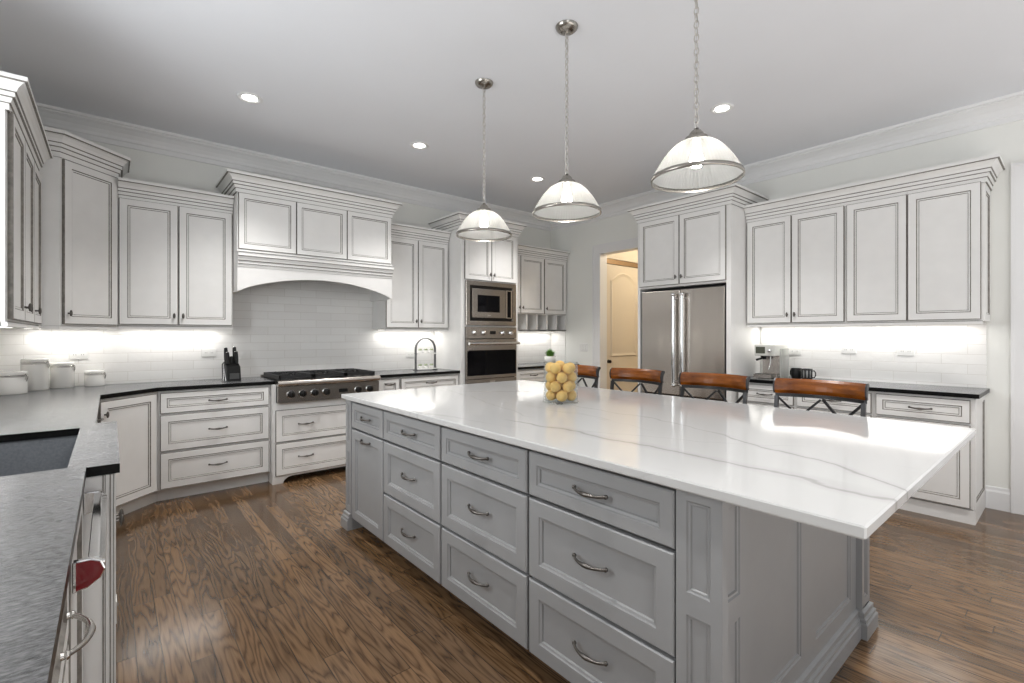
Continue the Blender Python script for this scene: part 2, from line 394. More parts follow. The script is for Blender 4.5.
    def sweep(s, path, prof, mats, cap=True):
        """profile (out, z) along an open path in plan; outward is to the right of travel"""
        P = [Vector((p[0], p[1])) for p in path]; n = len(P); k = len(prof); v = []; f = []; mm = []
        nr = []
        for i in range(n-1):
            d = (P[i+1]-P[i]).normalized(); nr.append(Vector((d.y, -d.x)))
        for i in range(n):
            if i == 0: o = nr[0]
            elif i == n-1: o = nr[-1]
            else:
                o = nr[i-1]+nr[i]; o = o/(o.dot(nr[i]))
            for q, z in prof: v.append((P[i].x+o.x*q, P[i].y+o.y*q, z))
        for i in range(n-1):
            for j in range(k-1):
                f.append((i*k+j, (i+1)*k+j, (i+1)*k+j+1, i*k+j+1)); mm.append(mats[j])
        if cap:
            f.append(list(range(k))); mm.append(mats[0]); f.append([(n-1)*k+j for j in range(k)][::-1]); mm.append(mats[0])
        s.add(v, f, mm)
    def build(s, name, mats, parent=None, bevel=0.0, loc=None):
        me = bpy.data.meshes.new(name)
        me.from_pydata(s.v, [], s.f)
        for mt in (mats if isinstance(mats, (list, tuple)) else [mats]): me.materials.append(mt)
        for i, p in enumerate(me.polygons): p.material_index = s.m[i]; p.use_smooth = s.sm[i]
        me.update()
        o = bpy.data.objects.new(name, me); COL.objects.link(o)
        if parent: o.parent = parent
        if loc: o.location = loc
        if bevel:
            b = o.modifiers.new('bevel', 'BEVEL'); b.width = bevel; b.segments = 2; b.limit_method = 'ANGLE'; b.angle_limit = 0.6
        return o

def tag(o, label, cat, group=None, kind=None):
    o['label'] = label; o['category'] = cat
    if group: o['group'] = group
    if kind: o['kind'] = kind
    return o
def thing(name, label, cat, loc=(0, 0, 0), rot=0.0, group=None):
    o = bpy.data.objects.new(name, None); COL.objects.link(o); o.location = loc; o.rotation_euler = (0, 0, math.radians(rot))
    o.empty_display_size = 0.05
    return tag(o, label, cat, group)
def struct(o, label=None):
    o['kind'] = 'structure'
    return o
def copy_tree(o, parent=None):
    c = o.copy(); COL.objects.link(c)
    if parent: c.parent = parent
    for ch in list(o.children): copy_tree(ch, c)
    return c

# ------------------------------------------------------------------ room shell (camera at x=0, y=0; range wall y=5.2, fridge wall x=5.15, sink wall x=-0.66)
XL, XR, YB, H = -0.66, 5.15, 5.20, 3.085
YN = -4.0
b = MB(); b.box(XL-0.15, YN, -0.05, 7.4, YB+0.15, 0); struct(b.build('floor', FLOOR))
b = MB(); b.box(XL-0.15, YN, H, 7.4, YB+0.15, H+0.05); struct(b.build('ceiling', CEIL))
b = MB(); b.box(XL-0.12, YB, 0, XR+0.12, YB+0.12, H); struct(b.build('wall_back', WALL))
# fridge wall with the hall opening (y 3.25..4.24, z..2.45) and a doorway at the near end (y -0.75..0.215)
b = MB()
b.box(XR, 4.24, 0, XR+0.12, YB, H); b.box(XR, 3.25, 2.45, XR+0.12, 4.24, H); b.box(XR, 0.215, 0, XR+0.12, 3.25, H)
b.box(XR, -0.75, 2.48, XR+0.12, 0.215, H); b.box(XR, YN, 0, XR+0.12, -0.75, H)
struct(b.build('wall_right', WALL))
# sink wall with its window opening (y 1.75..3.1, z 1.1..2.45)
b = MB()
b.box(XL-0.12, YN, 0, XL, -3.5, H); b.box(XL-0.12, -0.9, 0, XL, 1.75, H); b.box(XL-0.12, 3.1, 0, XL, YB, H)
b.box(XL-0.12, -3.5, 0, XL, -0.9, 0.4); b.box(XL-0.12, -3.5, 2.7, XL, -0.9, H)  # opening of the added side window
b.box(XL-0.12, 1.75, 0, XL, 3.1, 1.1); b.box(XL-0.12, 1.75, 2.45, XL, 3.1, H)
struct(b.build('wall_left', WALL))
b = MB()
for y0, y1 in ((1.75, 1.82), (3.03, 3.1), (2.395, 2.455)): b.box(XL-0.09, y0, 1.1, XL-0.03, y1, 2.45)
for z0, z1 in ((1.1, 1.17), (2.38, 2.45), (1.76, 1.79)): b.box(XL-0.09, 1.75, z0, XL-0.03, 3.1, z1)
b.box(XL, 1.66, 1.02, XL+0.02, 1.75, 2.54); b.box(XL, 3.1, 1.02, XL+0.02, 3.19, 2.54)
b.box(XL, 1.75, 2.45, XL+0.02, 3.1, 2.54); b.box(XL, 1.75, 1.02, XL+0.03, 3.1, 1.1)
struct(b.build('window_1', TRIM))
b = MB()
for y0 in (-3.5, -2.64, -1.78, -0.96): b.box(XL-0.09, y0, 0.4, XL-0.03, y0+0.06, 2.7)
for z0 in (0.4, 2.64): b.box(XL-0.09, -3.5, z0, XL-0.03, -0.9, z0+0.06)
struct(b.build('added_window', TRIM))  # unseen window, added to let in side light
# crown moulding of the room
prof = [(0.0, H-0.175), (0.014, H-0.175), (0.014, H-0.135), (0.022, H-0.128), (0.026, H-0.105), (0.042, H-0.075), (0.068, H-0.048),
        (0.088, H-0.036), (0.092, H-0.030), (0.092, H-0.022), (0.108, H-0.020), (0.112, H-0.004), (0.112, H)]
b = MB(); b.sweep([(XL, YN), (XL, YB), (XR, YB), (XR, YN)], prof, [0]*12); struct(b.build('trim_1', TRIM))
# baseboards
bp_ = [(0.0, 0.0), (0.016, 0.0), (0.016, 0.13), (0.010, 0.145), (0.008, 0.165), (0.0, 0.17)]
b = MB(); b.sweep([(XR, 0.465), (XR, 0.331)], bp_, [0]*5); b.sweep([(XR, -0.86), (XR, YN)], bp_, [0]*5); struct(b.build('baseboard_right', TRIM))
# casings
def casing(mb, y0, y1, top, wd=0.115):
    for a, c in ((y0-wd, y0), (y1, y1+wd)):
        mb.box(XR-0.018, a, 0, XR, c, top+wd); mb.box(XR-0.026, a if c == y0 else c-0.02, 0, XR-0.017, a+0.02 if c == y0 else c, top+wd-0.02)
    mb.box(XR-0.018, y0, top, XR, y1, top+wd); mb.box(XR-0.026, y0-wd, top+wd-0.02, XR-0.017, y1+wd, top+wd)
    mb.box(XR-0.02, y0-0.001, 0, XR+0.13, y0+0.012, top); mb.box(XR-0.02, y1-0.012, 0, XR+0.13, y1+0.001, top); mb.box(XR-0.02, y0, top-0.012, XR+0.13, y1, top)
b = MB(); casing(b, 3.25, 4.24, 2.45); struct(b.build('trim_2', TRIM))
b = MB(); casing(b, -0.75, 0.215, 2.48); struct(b.build('trim_3', TRIM))

def arch_panel(mb, x0, z0, x1, z1, y, rise, out=0.012, m=0, mg=0):
    """raised panel with an arched top, facing -y"""
    def loop(ins, dep):
        a, c, lo = x0+ins, x1-ins, z0+ins
        pts = [(a, y+dep, lo), (c, y+dep, lo)]
        for i in range(13):
            t = i/12; x = c+(a-c)*t
            pts.append((x, y+dep, z1-ins-rise+rise*math.sin(PI*t)))
        return pts
    L0, L1, L2 = loop(0, 0), loop(0.012, -0.014), loop(0.050, -0.002)
    n = len(L0); v = L0+L1+L2; f = []
    for r in range(2):
        for i in range(n): f.append((r*n+i, r*n+(i+1) % n, (r+1)*n+(i+1) % n, (r+1)*n+i))
    f.append([2*n+i for i in range(n)])
    mb.add(v, f, m)
# hallway beyond the opening: left wall flush with the jamb, an arched two panel door in it
HX = XR+0.12
b = MB(); b.box(HX, 4.30, 0, 7.4, 4.42, H); b.box(HX, 4.24, 2.40, 7.4, 4.30, H); b.box(6.12, 4.24, 0, 7.4, 4.30, 2.40); struct(b.build('wall_hall', HALLWALL))
b = MB(); b.box(7.28, 2.2, 0, 7.4, 4.24, H); struct(b.build('wall_hall_end', HALLWALL))
b = MB(); b.box(HX, 2.1, 0, 7.4, 2.2, H); struct(b.build('wall_hall_side', HALLWALL))
d1 = MB(); d1.box(HX+0.02, 4.262, 0.01, 6.10, 4.30, 2.325)
arch_panel(d1, HX+0.13, 1.02, 6.00, 2.22, 4.2615, 0.12); arch_panel(d1, HX+0.13, 0.22, 6.00, 0.84, 4.2615, 0.0)
door1 = struct(d1.build('door_1', HALLDOOR))
k = MB(); k.lathe([(0.0, 0.045), (0.018, 0.043), (0.026, 0.03), (0.022, 0.016), (0.010, 0.010), (0.010, 0.0), (0.027, 0.0), (0.027, -0.006), (0.0, -0.006)][::-1], 16, (HX+0.085, 4.26, 0.955), axis='y')
k.build('door_knob', plain('oil_rubbed_bronze', (0.03, 0.022, 0.016), 0.35, 0.7), door1)
b = MB(); b.box(HX+0.02, 4.25, 2.33, 6.10, 4.30, 2.395); struct(b.build('trim_4', BRONZE))
# closed white door in the near doorway
d2 = MB(); d2.box(XR+0.05, -0.738, 0.01, XR+0.09, 0.203, 2.468)
d2.M = Matrix.Translation((XR+0.05, 0.203, 0)) @ Matrix.Rotation(-PI/2, 4, 'Z')
arch_panel(d2, 0.13, 1.10, 0.81, 2.30, -0.0005, 0.0); arch_panel(d2, 0.13, 0.22, 0.81, 0.98, -0.0005, 0.0)
struct(d2.build('door_2', TRIM))

# ------------------------------------------------------------------ tile backsplashes
def splash(name, label, loc, rot, pieces):
    b = MB()
    for x0, z0, x1, z1 in pieces: b.box(x0, 0, z0, x1, 0.008, z1)
    o = b.build(name, TILE); o.location = loc; o.rotation_euler = (0, 0, math.radians(rot))
    return tag(o, label, 'backsplash')
ZC = 0.914
splash('tile_backsplash', 'glossy white tile wall behind the gas rangetop and corner counter', (XL, YB-0.009, 0), 0, [(0.0, ZC, 3.755, 1.40), (1.50, 1.40, 2.95, 1.95)])
splash('tile_backsplash', 'small glossy white tile wall under the wine cubbies beside the oven', (3.98, YB-0.009, 0), 0, [(0, ZC, XR-0.009-3.98, 1.42)])
splash('tile_backsplash', 'white tile wall behind the coffee machine and mugs', (XR-0.009, 2.115, 0), -90, [(0, ZC, 1.655, 1.42)])
splash('tile_backsplash', 'narrow white tile return in the corner beside the potted plant', (XR-0.0091, YB-0.01, 0), -90, [(0, ZC, 0.30, 1.40)])
splash('tile_backsplash', 'white tile wall behind the dark sink', (XL+0.009, -0.6, 0), 90, [(0, ZC, 2.24, 1.40), (2.24, ZC, 3.79, 1.02), (3.79, ZC, 5.79, 1.40)])

# ------------------------------------------------------------------ cabinet helpers
def front_white(mb, x0, z0, x1, z1, y=0.0, f=0.052, t=0.020):
    w = min(x1-x0, z1-z0); f = min(f, w*0.26)
    prof = [(0, t), (0, 0.004), (0.004, 0), (f, 0), (f+0.006, 0.006), (f+0.014, 0.005), (f+0.018, 0.010)]
    mb.rings(x0, z0, x1, z1, y-t, prof, [1, 1, 0, 1, 0, 1], 0)
def front_grey(mb, x0, z0, x1, z1, y=0.0, f=0.058, t=0.022):
    w = min(x1-x0, z1-z0); f = min(f, w*0.27)
    prof = [(0, t), (0, 0.005), (0.005, 0), (f, 0), (f+0.004, 0.004), (f+0.012, 0.006), (f+0.015, 0.012)]
    mb.rings(x0, z0, x1, z1, y-t, prof, [0, 0, 0, 1, 0, 1], 0)
def pull_mesh(mb, cx, cz, y, L=0.128, out=0.028):
    pts = []; rad = []
    for i in range(17):
        t = i/16; x = (t-0.5)*L
        e = 1-abs(2*t-1)**2.6
        pts.append((cx+x, y-out*(0.15+0.85*e), cz-0.004*e)); rad.append(0.0050+0.0036*math.exp(-((t-0.5)/0.16)**2))
    mb.tube(pts, rad, 8)
    for sx in (-1, 1):
        mb.cyl((cx+sx*L*0.49, y, cz), (cx+sx*L*0.49, y-out*0.30, cz), 0.007, 10, r1=0.0055)
        mb.ball((cx+sx*L*0.49, y-out*0.22, cz), 0.008, 0.006, 0.008, seg=10, rg=6)
def knob_mesh(mb, cx, cz, y, vertical=True):
    mb.cyl((cx, y, cz), (cx, y-0.016, cz), 0.006, 10, r1=0.0045)
    mb.ball((cx, y-0.022, cz), 0.0095, 0.0075, 0.023 if vertical else 0.0095, seg=12, rg=8)
def add_front(root, name, x0, z0, x1, z1, style='white', hw=None, hmat=None, M=None, y=0.0, f=None):
    mb = MB()
    if M is not None: mb.M = M
    kw = {} if f is None else {'f': f}
    (front_white if style == 'white' else front_grey)(mb, x0, z0, x1, z1, y, **kw)
    o = mb.build(name, [PAINT, GLAZE] if style == 'white' else [GREY, GREYG], root)
    if hw:
        h = MB()
        if M is not None: h.M = M
        yy = y-(0.020 if style == 'white' else 0.022)
        if hw[0] == 'pull': pull_mesh(h, hw[1], hw[2], yy, *(hw[3:]))
        else: knob_mesh(h, hw[1], hw[2], yy)
        h.build('handle' if hw[0] == 'pull' else 'knob', hmat or PEWTER, o)
    return o
def crown_prof(zb, s=1.0, hs=1.0):
    P = [(0.000, 0.0), (0.010, 0.0), (0.010, 0.030), (0.016, 0.034), (0.022, 0.056), (0.031, 0.060), (0.031, 0.080), (0.037, 0.085),
         (0.044, 0.104), (0.058, 0.120), (0.068, 0.125), (0.068, 0.128), (0.078, 0.130), (0.078, 0.150), (0.0, 0.150)]
    M_ = [1, 0, 1, 0, 1, 0, 1, 0, 0, 0, 1, 1, 0, 0]
    return [(p*s, zb+z*hs) for p, z in P], M_
def crown(root, path, zb, s=1.0, hs=1.0):
    mb = MB(); pr_, mm = crown_prof(zb, s, hs); mb.sweep(path, pr_, mm)
    return mb.build('crown_moulding', [PAINT, GLAZE], root)
def side_panel(mb, x, y0, z0, y1, z1, right=True, f=0.05):
    """recessed glazed panel on a cabinet side; right side faces +x"""
    old = mb.M.copy()
    if right: mb.M = old @ Matrix.Translation((x, y0, 0)) @ Matrix.Rotation(PI/2, 4, 'Z')
    else: mb.M = old @ Matrix.Translation((x, y1, 0)) @ Matrix.Rotation(-PI/2, 4, 'Z')
    w = y1-y0
    prof = [(0, 0.012), (0, 0), (f, 0), (f+0.006, 0.006), (f+0.012, 0.005), (f+0.016, 0.0095)]
    mb.rings(0, z0, w, z1, -0.012, prof, [0, 0, 1, 0, 1], 0)
    mb.M = old

def upper(label, loc, rot, w, d, h, doors, group=None, crown_path=None, crown_h=0.13, knobs=True, name='upper_cabinet', extra=None, rail=True, zdoor=(0.012, None), cs=1.0, hs=1.0):
    root = thing(name, label, 'cabinet', loc, rot, group)
    mb = MB(); mb.box(0, 0, 0, w, d, h)
    if rail:
        mb.box(0, -0.004, -0.022, w, 0.018, 0.0); mb.box(0, -0.0045, -0.002, w, 0.0, 0.002, 1)
    if extra: extra(mb)
    mb.build('body', [PAINT, GLAZE], root)
    z1 = (h-0.012) if zdoor[1] is None else zdoor[1]
    for x0, x1, ks in doors:
        hw = None
        if ks: hw = ('knob', x1-0.028 if ks == 'r' else x0+0.028, zdoor[0]+0.075)
        add_front(root, 'door', x0, zdoor[0], x1, z1, hw=hw)
    if crown_path: crown(root, crown_path, h-0.02, cs, hs)
    return root

# ------------------------------------------------------------------ range wall uppers
UY = 4.87
# corner diagonal cabinet
root = thing('corner_upper_cabinet', 'tall white diagonal corner wall cabinet at the left of the range wall', 'cabinet', (XL, YB, 1.385))
pts = [(0.004, -0.004), (0.004, -0.642), (0.39, -0.642), (0.702, -0.33), (0.702, -0.004)]
mb = MB(); mb.prism(pts, 0, 1.19)
mb.sweep([(0.30, -0.642), (0.39, -0.642), (0.702, -0.33)], [(0, -0.022), (0.004, -0.022), (0.004, 0.0), (0, 0.002)], [0, 0, 1])
mb.build('body', [PAINT, GLAZE], root)
Md = Matrix.Translation((0.39, -0.642, 0)) @ Matrix.Rotation(PI/4, 4, 'Z')
add_front(root, 'door', 0.018, 0.014, 0.430, 1.165, hw=('knob', 0.045, 0.09), M=Md)
crown(root, [(0.004, -0.642), (0.39, -0.642), (0.702, -0.33), (0.702, -0.004)], 1.17, 1.05, 1.12)
# left of the hood
upper('white double door wall cabinet between the diagonal corner cabinet and the range hood', (0.047, UY, 1.395), 0, 0.79, 0.326, 1.02,
      [(0.006, 0.388, 'r'), (0.394, 0.784, 'l')], crown_path=[(0.0, 0), (0.79, 0)])
# right of the hood
upper('white double door wall cabinet between the range hood and the oven tower', (2.292, UY, 1.395), 0, 0.80, 0.326, 1.02,
      [(0.006, 0.392, 'r'), (0.398, 0.792, 'l')], crown_path=[(0.0, 0), (0.80, 0)])
# hood
HW, HY = 1.442, 4.70
root = thing('range_hood', 'white panelled range hood with arched valance above the rangetop', 'range hood', (0.842, HY, 1.705))
mb = MB()
mb.box(0, 0.0, 0.215, HW, 0.49, 0.88)
mb.box(0, 0.0, 0, 0.022, 0.49, 0.215); mb.box(HW-0.022, 0, 0, HW, 0.49, 0.215)
mb.build('body', [PAINT, GLAZE], root)
# arched valance board
arch = [(0.0, 0.0)]
n = 24
for i in range(n+1):
    t = i/n; x = 0.022+(HW-0.044)*t
    arch.append((x, 0.008+0.135*math.sin(PI*t)**0.75))
arch += [(HW, 0.0), (HW, 0.35), (0.0, 0.35)]
mb = MB()
top = 0.36
for i in range(len(arch)-3):
    a, c = arch[i], arch[i+1]
    if c[0]-a[0] < 1e-6: continue
    mb.prism_y([(a[0], a[1]), (c[0], c[1]), (c[0], top), (a[0], top)], -0.012, 0.012)
mb.build('valance', PAINT, root)
mb = MB()
mb.sweep([(0.0, 0.2), (0.0, -0.012), (HW, -0.012), (HW, 0.2)][1:3],
         [(0, 0.215), (0.006, 0.215), (0.010, 0.236), (0.018, 0.240), (0.020, 0.262), (0.030, 0.268), (0.040, 0.300), (0.050, 0.305), (0.050, 0.335), (0.058, 0.338), (0.058, 0.345), (0, 0.345)],
         [0, 0, 1, 0, 1, 0, 1, 0, 1, 0, 0])
mb.build('ledge_moulding', [PAINT, GLAZE], root)
for i in range(3):
    w3 = (HW-0.024)/3
    add_front(root, 'panel', 0.008+i*(w3+0.004), 0.368, 0.008+i*(w3+0.004)+w3, 0.855, f=0.045)
crown(root, [(0, 0.49), (0, 0), (HW, 0), (HW, 0.49)], 0.858, 1.15, 1.06)
mb = MB(); mb.box(0.03, 0.02, 0.195, HW-0.03, 0.48, 0.214); mb.box(0.30, 0.06, 0.188, HW-0.30, 0.36, 0.195, 1)
mb.build('hood_liner', [STEELD, DARKIN], root)
# oven tower
TX, TY, TW = 3.10, 4.60, 0.865
root = thing('oven_tower_cabinet', 'tall white cabinet tower holding the microwave and wall oven', 'cabinet', (TX, TY, 0))
mb = MB()
mb.box(0, 0, 0.1, TW, 0.596, 0.70); mb.box(0, 0.05, 0, TW, 0.596, 0.1)
mb.box(0, 0, 0.70, 0.055, 0.596, 1.965); mb.box(TW-0.045, 0, 0.70, TW, 0.596, 1.965); mb.box(0.055, 0.57, 0.70, TW-0.045, 0.596, 1.965)
mb.box(0, 0, 1.965, TW, 0.596, 2.60); mb.box(0.055, 0.0, 1.422, TW-0.045, 0.57, 1.438)
mb.build('body', [PAINT, GLAZE], root)
for x0, x1, ks in ((0.045, 0.432, 'r'), (0.437, 0.825, 'l')):
    add_front(root, 'door', x0, 1.975, x1, 2.56, hw=('knob', x1-0.028 if ks == 'r' else x0+0.028, 2.05))
add_front(root, 'drawer', 0.045, 0.12, 0.825, 0.68, hw=('pull', 0.43, 0.5))
crown(root, [(0, 0.596), (0, 0), (TW, 0), (TW, 0.596)], 2.565, 1.10, 1.06)
# wine rack upper
def cubby(mb):
    w, d = 1.17, 0.326
    mb.box(0, 0, -0.225, w, 0.018, -0.21); mb.box(0, 0.0, -0.225, w, d, -0.212); mb.box(0, d-0.01, -0.225, w, d, 0)
    for i in range(7):
        x = 0.0+(w-0.018)*i/6; mb.box(x, 0.0, -0.225, x+0.018, d-0.01, 0)
upper('white wall cabinet with open wine cubbies below in the corner beyond the oven', (3.972, UY, 1.612), 0, 1.17, 0.326, 0.80,
      [(0.02, 0.262, 'r'), (0.268, 0.70, 'l'), (0.712, 1.145, 'l')], crown_path=[(0, 0), (1.17, 0)], extra=cubby, rail=False)
# sink wall upper
def end_panel(mb): side_panel(mb, 0.0, 0.004, 0.0, 0.27, 1.0, right=False)
upper('white wall cabinet nearest the camera at the left beside the sink window', (-0.375, 3.27, 1.385), 90, 1.285, 0.281, 1.02,
      [(0.030, 0.440, 'r'), (0.446, 0.860, 'l'), (0.866, 1.278, 'l')], crown_path=[(0, 0.281), (0, 0), (1.20, 0)], extra=end_panel)

# ------------------------------------------------------------------ base cabinets, range wall and sink wall
def base(label, loc, rot, w, d, fronts, group=None, name='base_cabinet', extra=None, top=0.882, toe=0.075, style='white', parent_extra=None):
    root = thing(name, label, 'cabinet', loc, rot, group)
    bz, by = (0.105, 0.0) if style == 'white' else (0.085, 0.035)
    mb = MB(); mb.box(0, by, bz, w, d, top); mb.box(0, toe, 0, w, d, bz)
    if extra: extra(mb)
    mb.build('body', [PAINT, GLAZE] if style == 'white' else [GREY, GREYG], root)
    for f in fronts:
        add_front(root, f[0], *f[1:5], style=style, hw=f[5] if len(f) > 5 else None, hmat=f[6] if len(f) > 6 else None)
    return root
BY = 4.645
base('white three drawer base cabinet left of the gas rangetop', (0.286, BY, 0), 0, 0.806, 0.55,
     [('drawer', 0.014, 0.705, 0.792, 0.866, ('pull', 0.403, 0.785)), ('drawer', 0.014, 0.408, 0.792, 0.690, ('pull', 0.403, 0.55)), ('drawer', 0.014, 0.112, 0.792, 0.393, ('pull', 0.403, 0.255))])
# rangetop base: proud of the run, furniture feet with an arched apron
def feet(mb):
    w = 1.012
    pts = [(0.0, 0.0), (0.085, 0.0), (0.098, 0.028), (0.13, 0.05), (0.165, 0.055), (w-0.165, 0.055), (w-0.13, 0.05), (w-0.098, 0.028), (w-0.085, 0.0), (w, 0.0), (w, 0.105), (0.0, 0.105)]
    lo = pts[:10]
    for a, c in zip(lo[:-1], lo[1:]):
        if c[0]-a[0] > 1e-6: mb.prism_y([a, c, (c[0], 0.105), (a[0], 0.105)], 0.0, 0.03)
    mb.box(0, 0.03, 0, 0.03, 0.25, 0.105); mb.box(w-0.03, 0.03, 0, w, 0.25, 0.105)
    mb.box(0, 0.0, 0.718, 0.028, 0.60, 0.882); mb.box(w-0.036, 0.0, 0.718, w, 0.60, 0.882)
base('white footed two drawer base cabinet under the gas rangetop', (1.096, 4.58, 0), 0, 1.012, 0.615,
     [('drawer', 0.022, 0.372, 0.990, 0.655, ('pull', 0.275, 0.520)), ('drawer', 0.022, 0.075, 0.990, 0.360, ('pull', 0.275, 0.225))], extra=feet, top=0.718, toe=0.25)
base('narrow white base cabinet just right of the gas rangetop', (2.112, BY, 0), 0, 0.235, 0.55,
     [('drawer', 0.010, 0.705, 0.226, 0.866, ('pull', 0.118, 0.812, 0.10)), ('door', 0.010, 0.112, 0.226, 0.690)])
base('wide white base cabinet between the narrow drawer and the oven tower', (2.350, BY, 0), 0, 0.748, 0.55,
     [('drawer', 0.010, 0.705, 0.735, 0.866, ('pull', 0.375, 0.80)), ('door', 0.010, 0.112, 0.370, 0.690, ('knob', 0.335, 0.61)), ('door', 0.376, 0.112, 0.735, 0.690, ('knob', 0.41, 0.61))])
base('white base cabinet in the corner beyond the oven under the potted plant', (3.972, BY, 0), 0, 1.17, 0.55,
     [('drawer', 0.010, 0.705, 0.58, 0.866, ('pull', 0.295, 0.80)), ('drawer', 0.590, 0.705, 1.16, 0.866, ('pull', 0.875, 0.80)), ('door', 0.010, 0.112, 0.58, 0.690, ('knob', 0.54, 0.61)), ('door', 0.590, 0.112, 1.16, 0.690, ('knob', 0.63, 0.61))])
# diagonal corner base
root = thing('corner_base_cabinet', 'white diagonal corner base cabinet with one knobbed door left of the drawers', 'cabinet', (XL, YB, 0))
A0, A1 = (-0.085-XL, 4.276-YB), (0.284-XL, 4.645-YB)
mb = MB(); mb.prism([(0.004, -0.012), (0.004, A0[1]), A0, A1, (A1[0], -0.012)], 0.105, 0.882)
mb.prism([(0.004, -0.012), (0.004, A0[1]), (A0[0]-0.075, A0[1]), (A0[0]-0.05, A0[1]+0.03), (A1[0]-0.03, A1[1]+0.05), (A1[0], A1[1]+0.075), (A1[0], -0.012)], 0, 0.105)
mb.build('body', [PAINT, GLAZE], root)
Md = Matrix.Translation((A0[0], A0[1], 0)) @ Matrix.Rotation(PI/4, 4, 'Z')
add_front(root, 'door', 0.030, 0.112, 0.492, 0.866, hw=('knob', 0.062, 0.775), M=Md)
# sink wall run
CX = -0.085
base('white base cabinet between the sink and the diagonal corner', (CX, 2.93, 0), 90, 1.340, 0.56,
     [('drawer', 0.012, 0.705, 0.66, 0.866, ('pull', 0.336, 0.80)), ('drawer', 0.672, 0.705, 1.325, 0.866, ('pull', 1.0, 0.80)), ('door', 0.012, 0.112, 0.66, 0.690, ('knob', 0.62, 0.61)), ('door', 0.672, 0.112, 1.325, 0.690, ('knob', 0.71, 0.61))])
def pilasters(mb):
    w = 0.96
    for x0, x1 in ((0.0, 0.085), (w-0.085, w)):
        mb.box(x0, -0.012, 0.0, x1, 0.0, 0.882)
        for q in (0.016, 0.036, 0.056): mb.box(x0+q, -0.0125, 0.13, x0+q+0.006, -0.011, 0.85, 1)
        if x0 == 0:
            for ya, yb in ((0.017, 0.020), (0.0125, 0.0145), (0.000, 0.003), (-0.008, -0.006)): mb.box(-0.0015, ya, 0.10, 0.001, yb, 0.882, 1)
        mb.box(x0-0.002 if x0 else 0, -0.022, 0.0, x1+0.002 if x1 < w else w, 0.02, 0.10); mb.box(x0, -0.017, 0.10, x1, 0.01, 0.115)
def sink_base():
    r = base('white sink base cabinet with fluted pilasters and small feet', (0.002, 1.962, 0), 90, 0.96, 0.075, [], extra=pilasters, toe=0.06)
    add_front(r, 'door', 0.095, 0.125, 0.477, 0.69, hw=('knob', 0.44, 0.60), y=0.009); add_front(r, 'door', 0.483, 0.125, 0.865, 0.69, hw=('knob', 0.52, 0.60), y=0.009)
    add_front(r, 'false_drawer', 0.095, 0.705, 0.865, 0.866, y=0.009)
sink_base()
# dishwasher with a panel front and a bar handle with red end medallions
root = thing('dishwasher', 'panel fronted dishwasher with a wide chrome bar handle with a red end cap', 'dishwasher', (CX+0.002, 1.352, 0), 90)
mb = MB(); mb.box(0.002, 0.0, 0.105, 0.603, 0.56, 0.880); mb.box(0.002, 0.06, 0, 0.603, 0.56, 0.105); mb.build('body', PAINT, root)
mb = MB(); front_white(mb, 0.006, 0.112, 0.599, 0.872, 0.0, f=0.07); mb.build('door_panel', [PAINT, GLAZE], root)
def dprof(x0, x1, m, mb, s=1.0, y0=-0.022):
    pts = [(y0, 0.842), (y0-0.030*s, 0.842), (y0-0.048*s, 0.834), (y0-0.054*s, 0.815), (y0-0.046*s, 0.797), (y0-0.024*s, 0.781), (y0, 0.776)]
    mb.prism_x(pts[::-1], x0, x1, m)
mb = MB()
bar = [(-0.046, 0.840), (-0.064, 0.838), (-0.076, 0.826), (-0.076, 0.806), (-0.064, 0.795), (-0.048, 0.795)]
mb.prism_x(bar[::-1], 0.022, 0.583)
dprof(0.006, 0.022, 0, mb); dprof(0.583, 0.599, 0, mb)
hnd = mb.build('handle', CHROME, root, bevel=0.002)
for xx0, xx1 in ((0.0030, 0.0065), (0.5985, 0.602)):
    mb = MB(); pts = [(-0.028, 0.8395), (-0.052, 0.8395), (-0.067, 0.832), (-0.0735, 0.815), (-0.066, 0.799), (-0.047, 0.785), (-0.028, 0.781)]
    mb.prism_x(pts[::-1], xx0, xx1)
    mb.build('end_cap', RED, hnd)['label'] = 'red enamel end cap'
base('near white base cabinet with a bow pull drawer in front of the camera', (CX, 0.60, 0), 90, 0.748, 0.56,
     [('drawer', 0.012, 0.705, 0.738, 0.866, ('pull', 0.607, 0.765, 0.16, 0.036), NICKEL), ('door', 0.012, 0.112, 0.372, 0.690), ('door', 0.378, 0.112, 0.738, 0.690)])
base('white base cabinet under the counter behind the camera', (CX, -0.60, 0), 90, 1.196, 0.56,
     [('door', 0.012, 0.112, 0.59, 0.866), ('door', 0.602, 0.112, 1.185, 0.866)])

# ------------------------------------------------------------------ worktops
def slab(name, label, outer, hole, z0, z1, mats, bevel=0.003, mt=0, me_=1):
    bm = bmesh.new(); edges = []
    for loop in ([outer]+([hole] if hole else [])):
        vs = [bm.verts.new((x, y, z1)) for x, y in loop]
        edges += [bm.edges.new((vs[i], vs[(i+1) % len(vs)])) for i in range(len(vs))]
    bmesh.ops.triangle_fill(bm, use_beauty=True, edges=edges)
    for f in bm.faces:
        if f.normal.z < 0: f.normal_flip()
        f.material_index = mt
    ret = bmesh.ops.extrude_face_region(bm, geom=list(bm.faces))
    nv = [g for g in ret['geom'] if isinstance(g, bmesh.types.BMVert)]
    for v in nv: v.co.z = z0
    bm.normal_update()
    # the extruded copies are the underside; keep the top on the original verts
    bmesh.ops.recalc_face_normals(bm, faces=bm.faces)
    for f in bm.faces: f.material_index = mt if abs(f.normal.z) > 0.5 and f.calc_center_median().z > (z0+z1)/2 else me_
    me = bpy.data.meshes.new(name); bm.to_mesh(me); bm.free()
    for m in mats: me.materials.append(m)
    o = bpy.data.objects.new(name, me); COL.objects.link(o)
    tag(o, label, 'countertop')
    return o
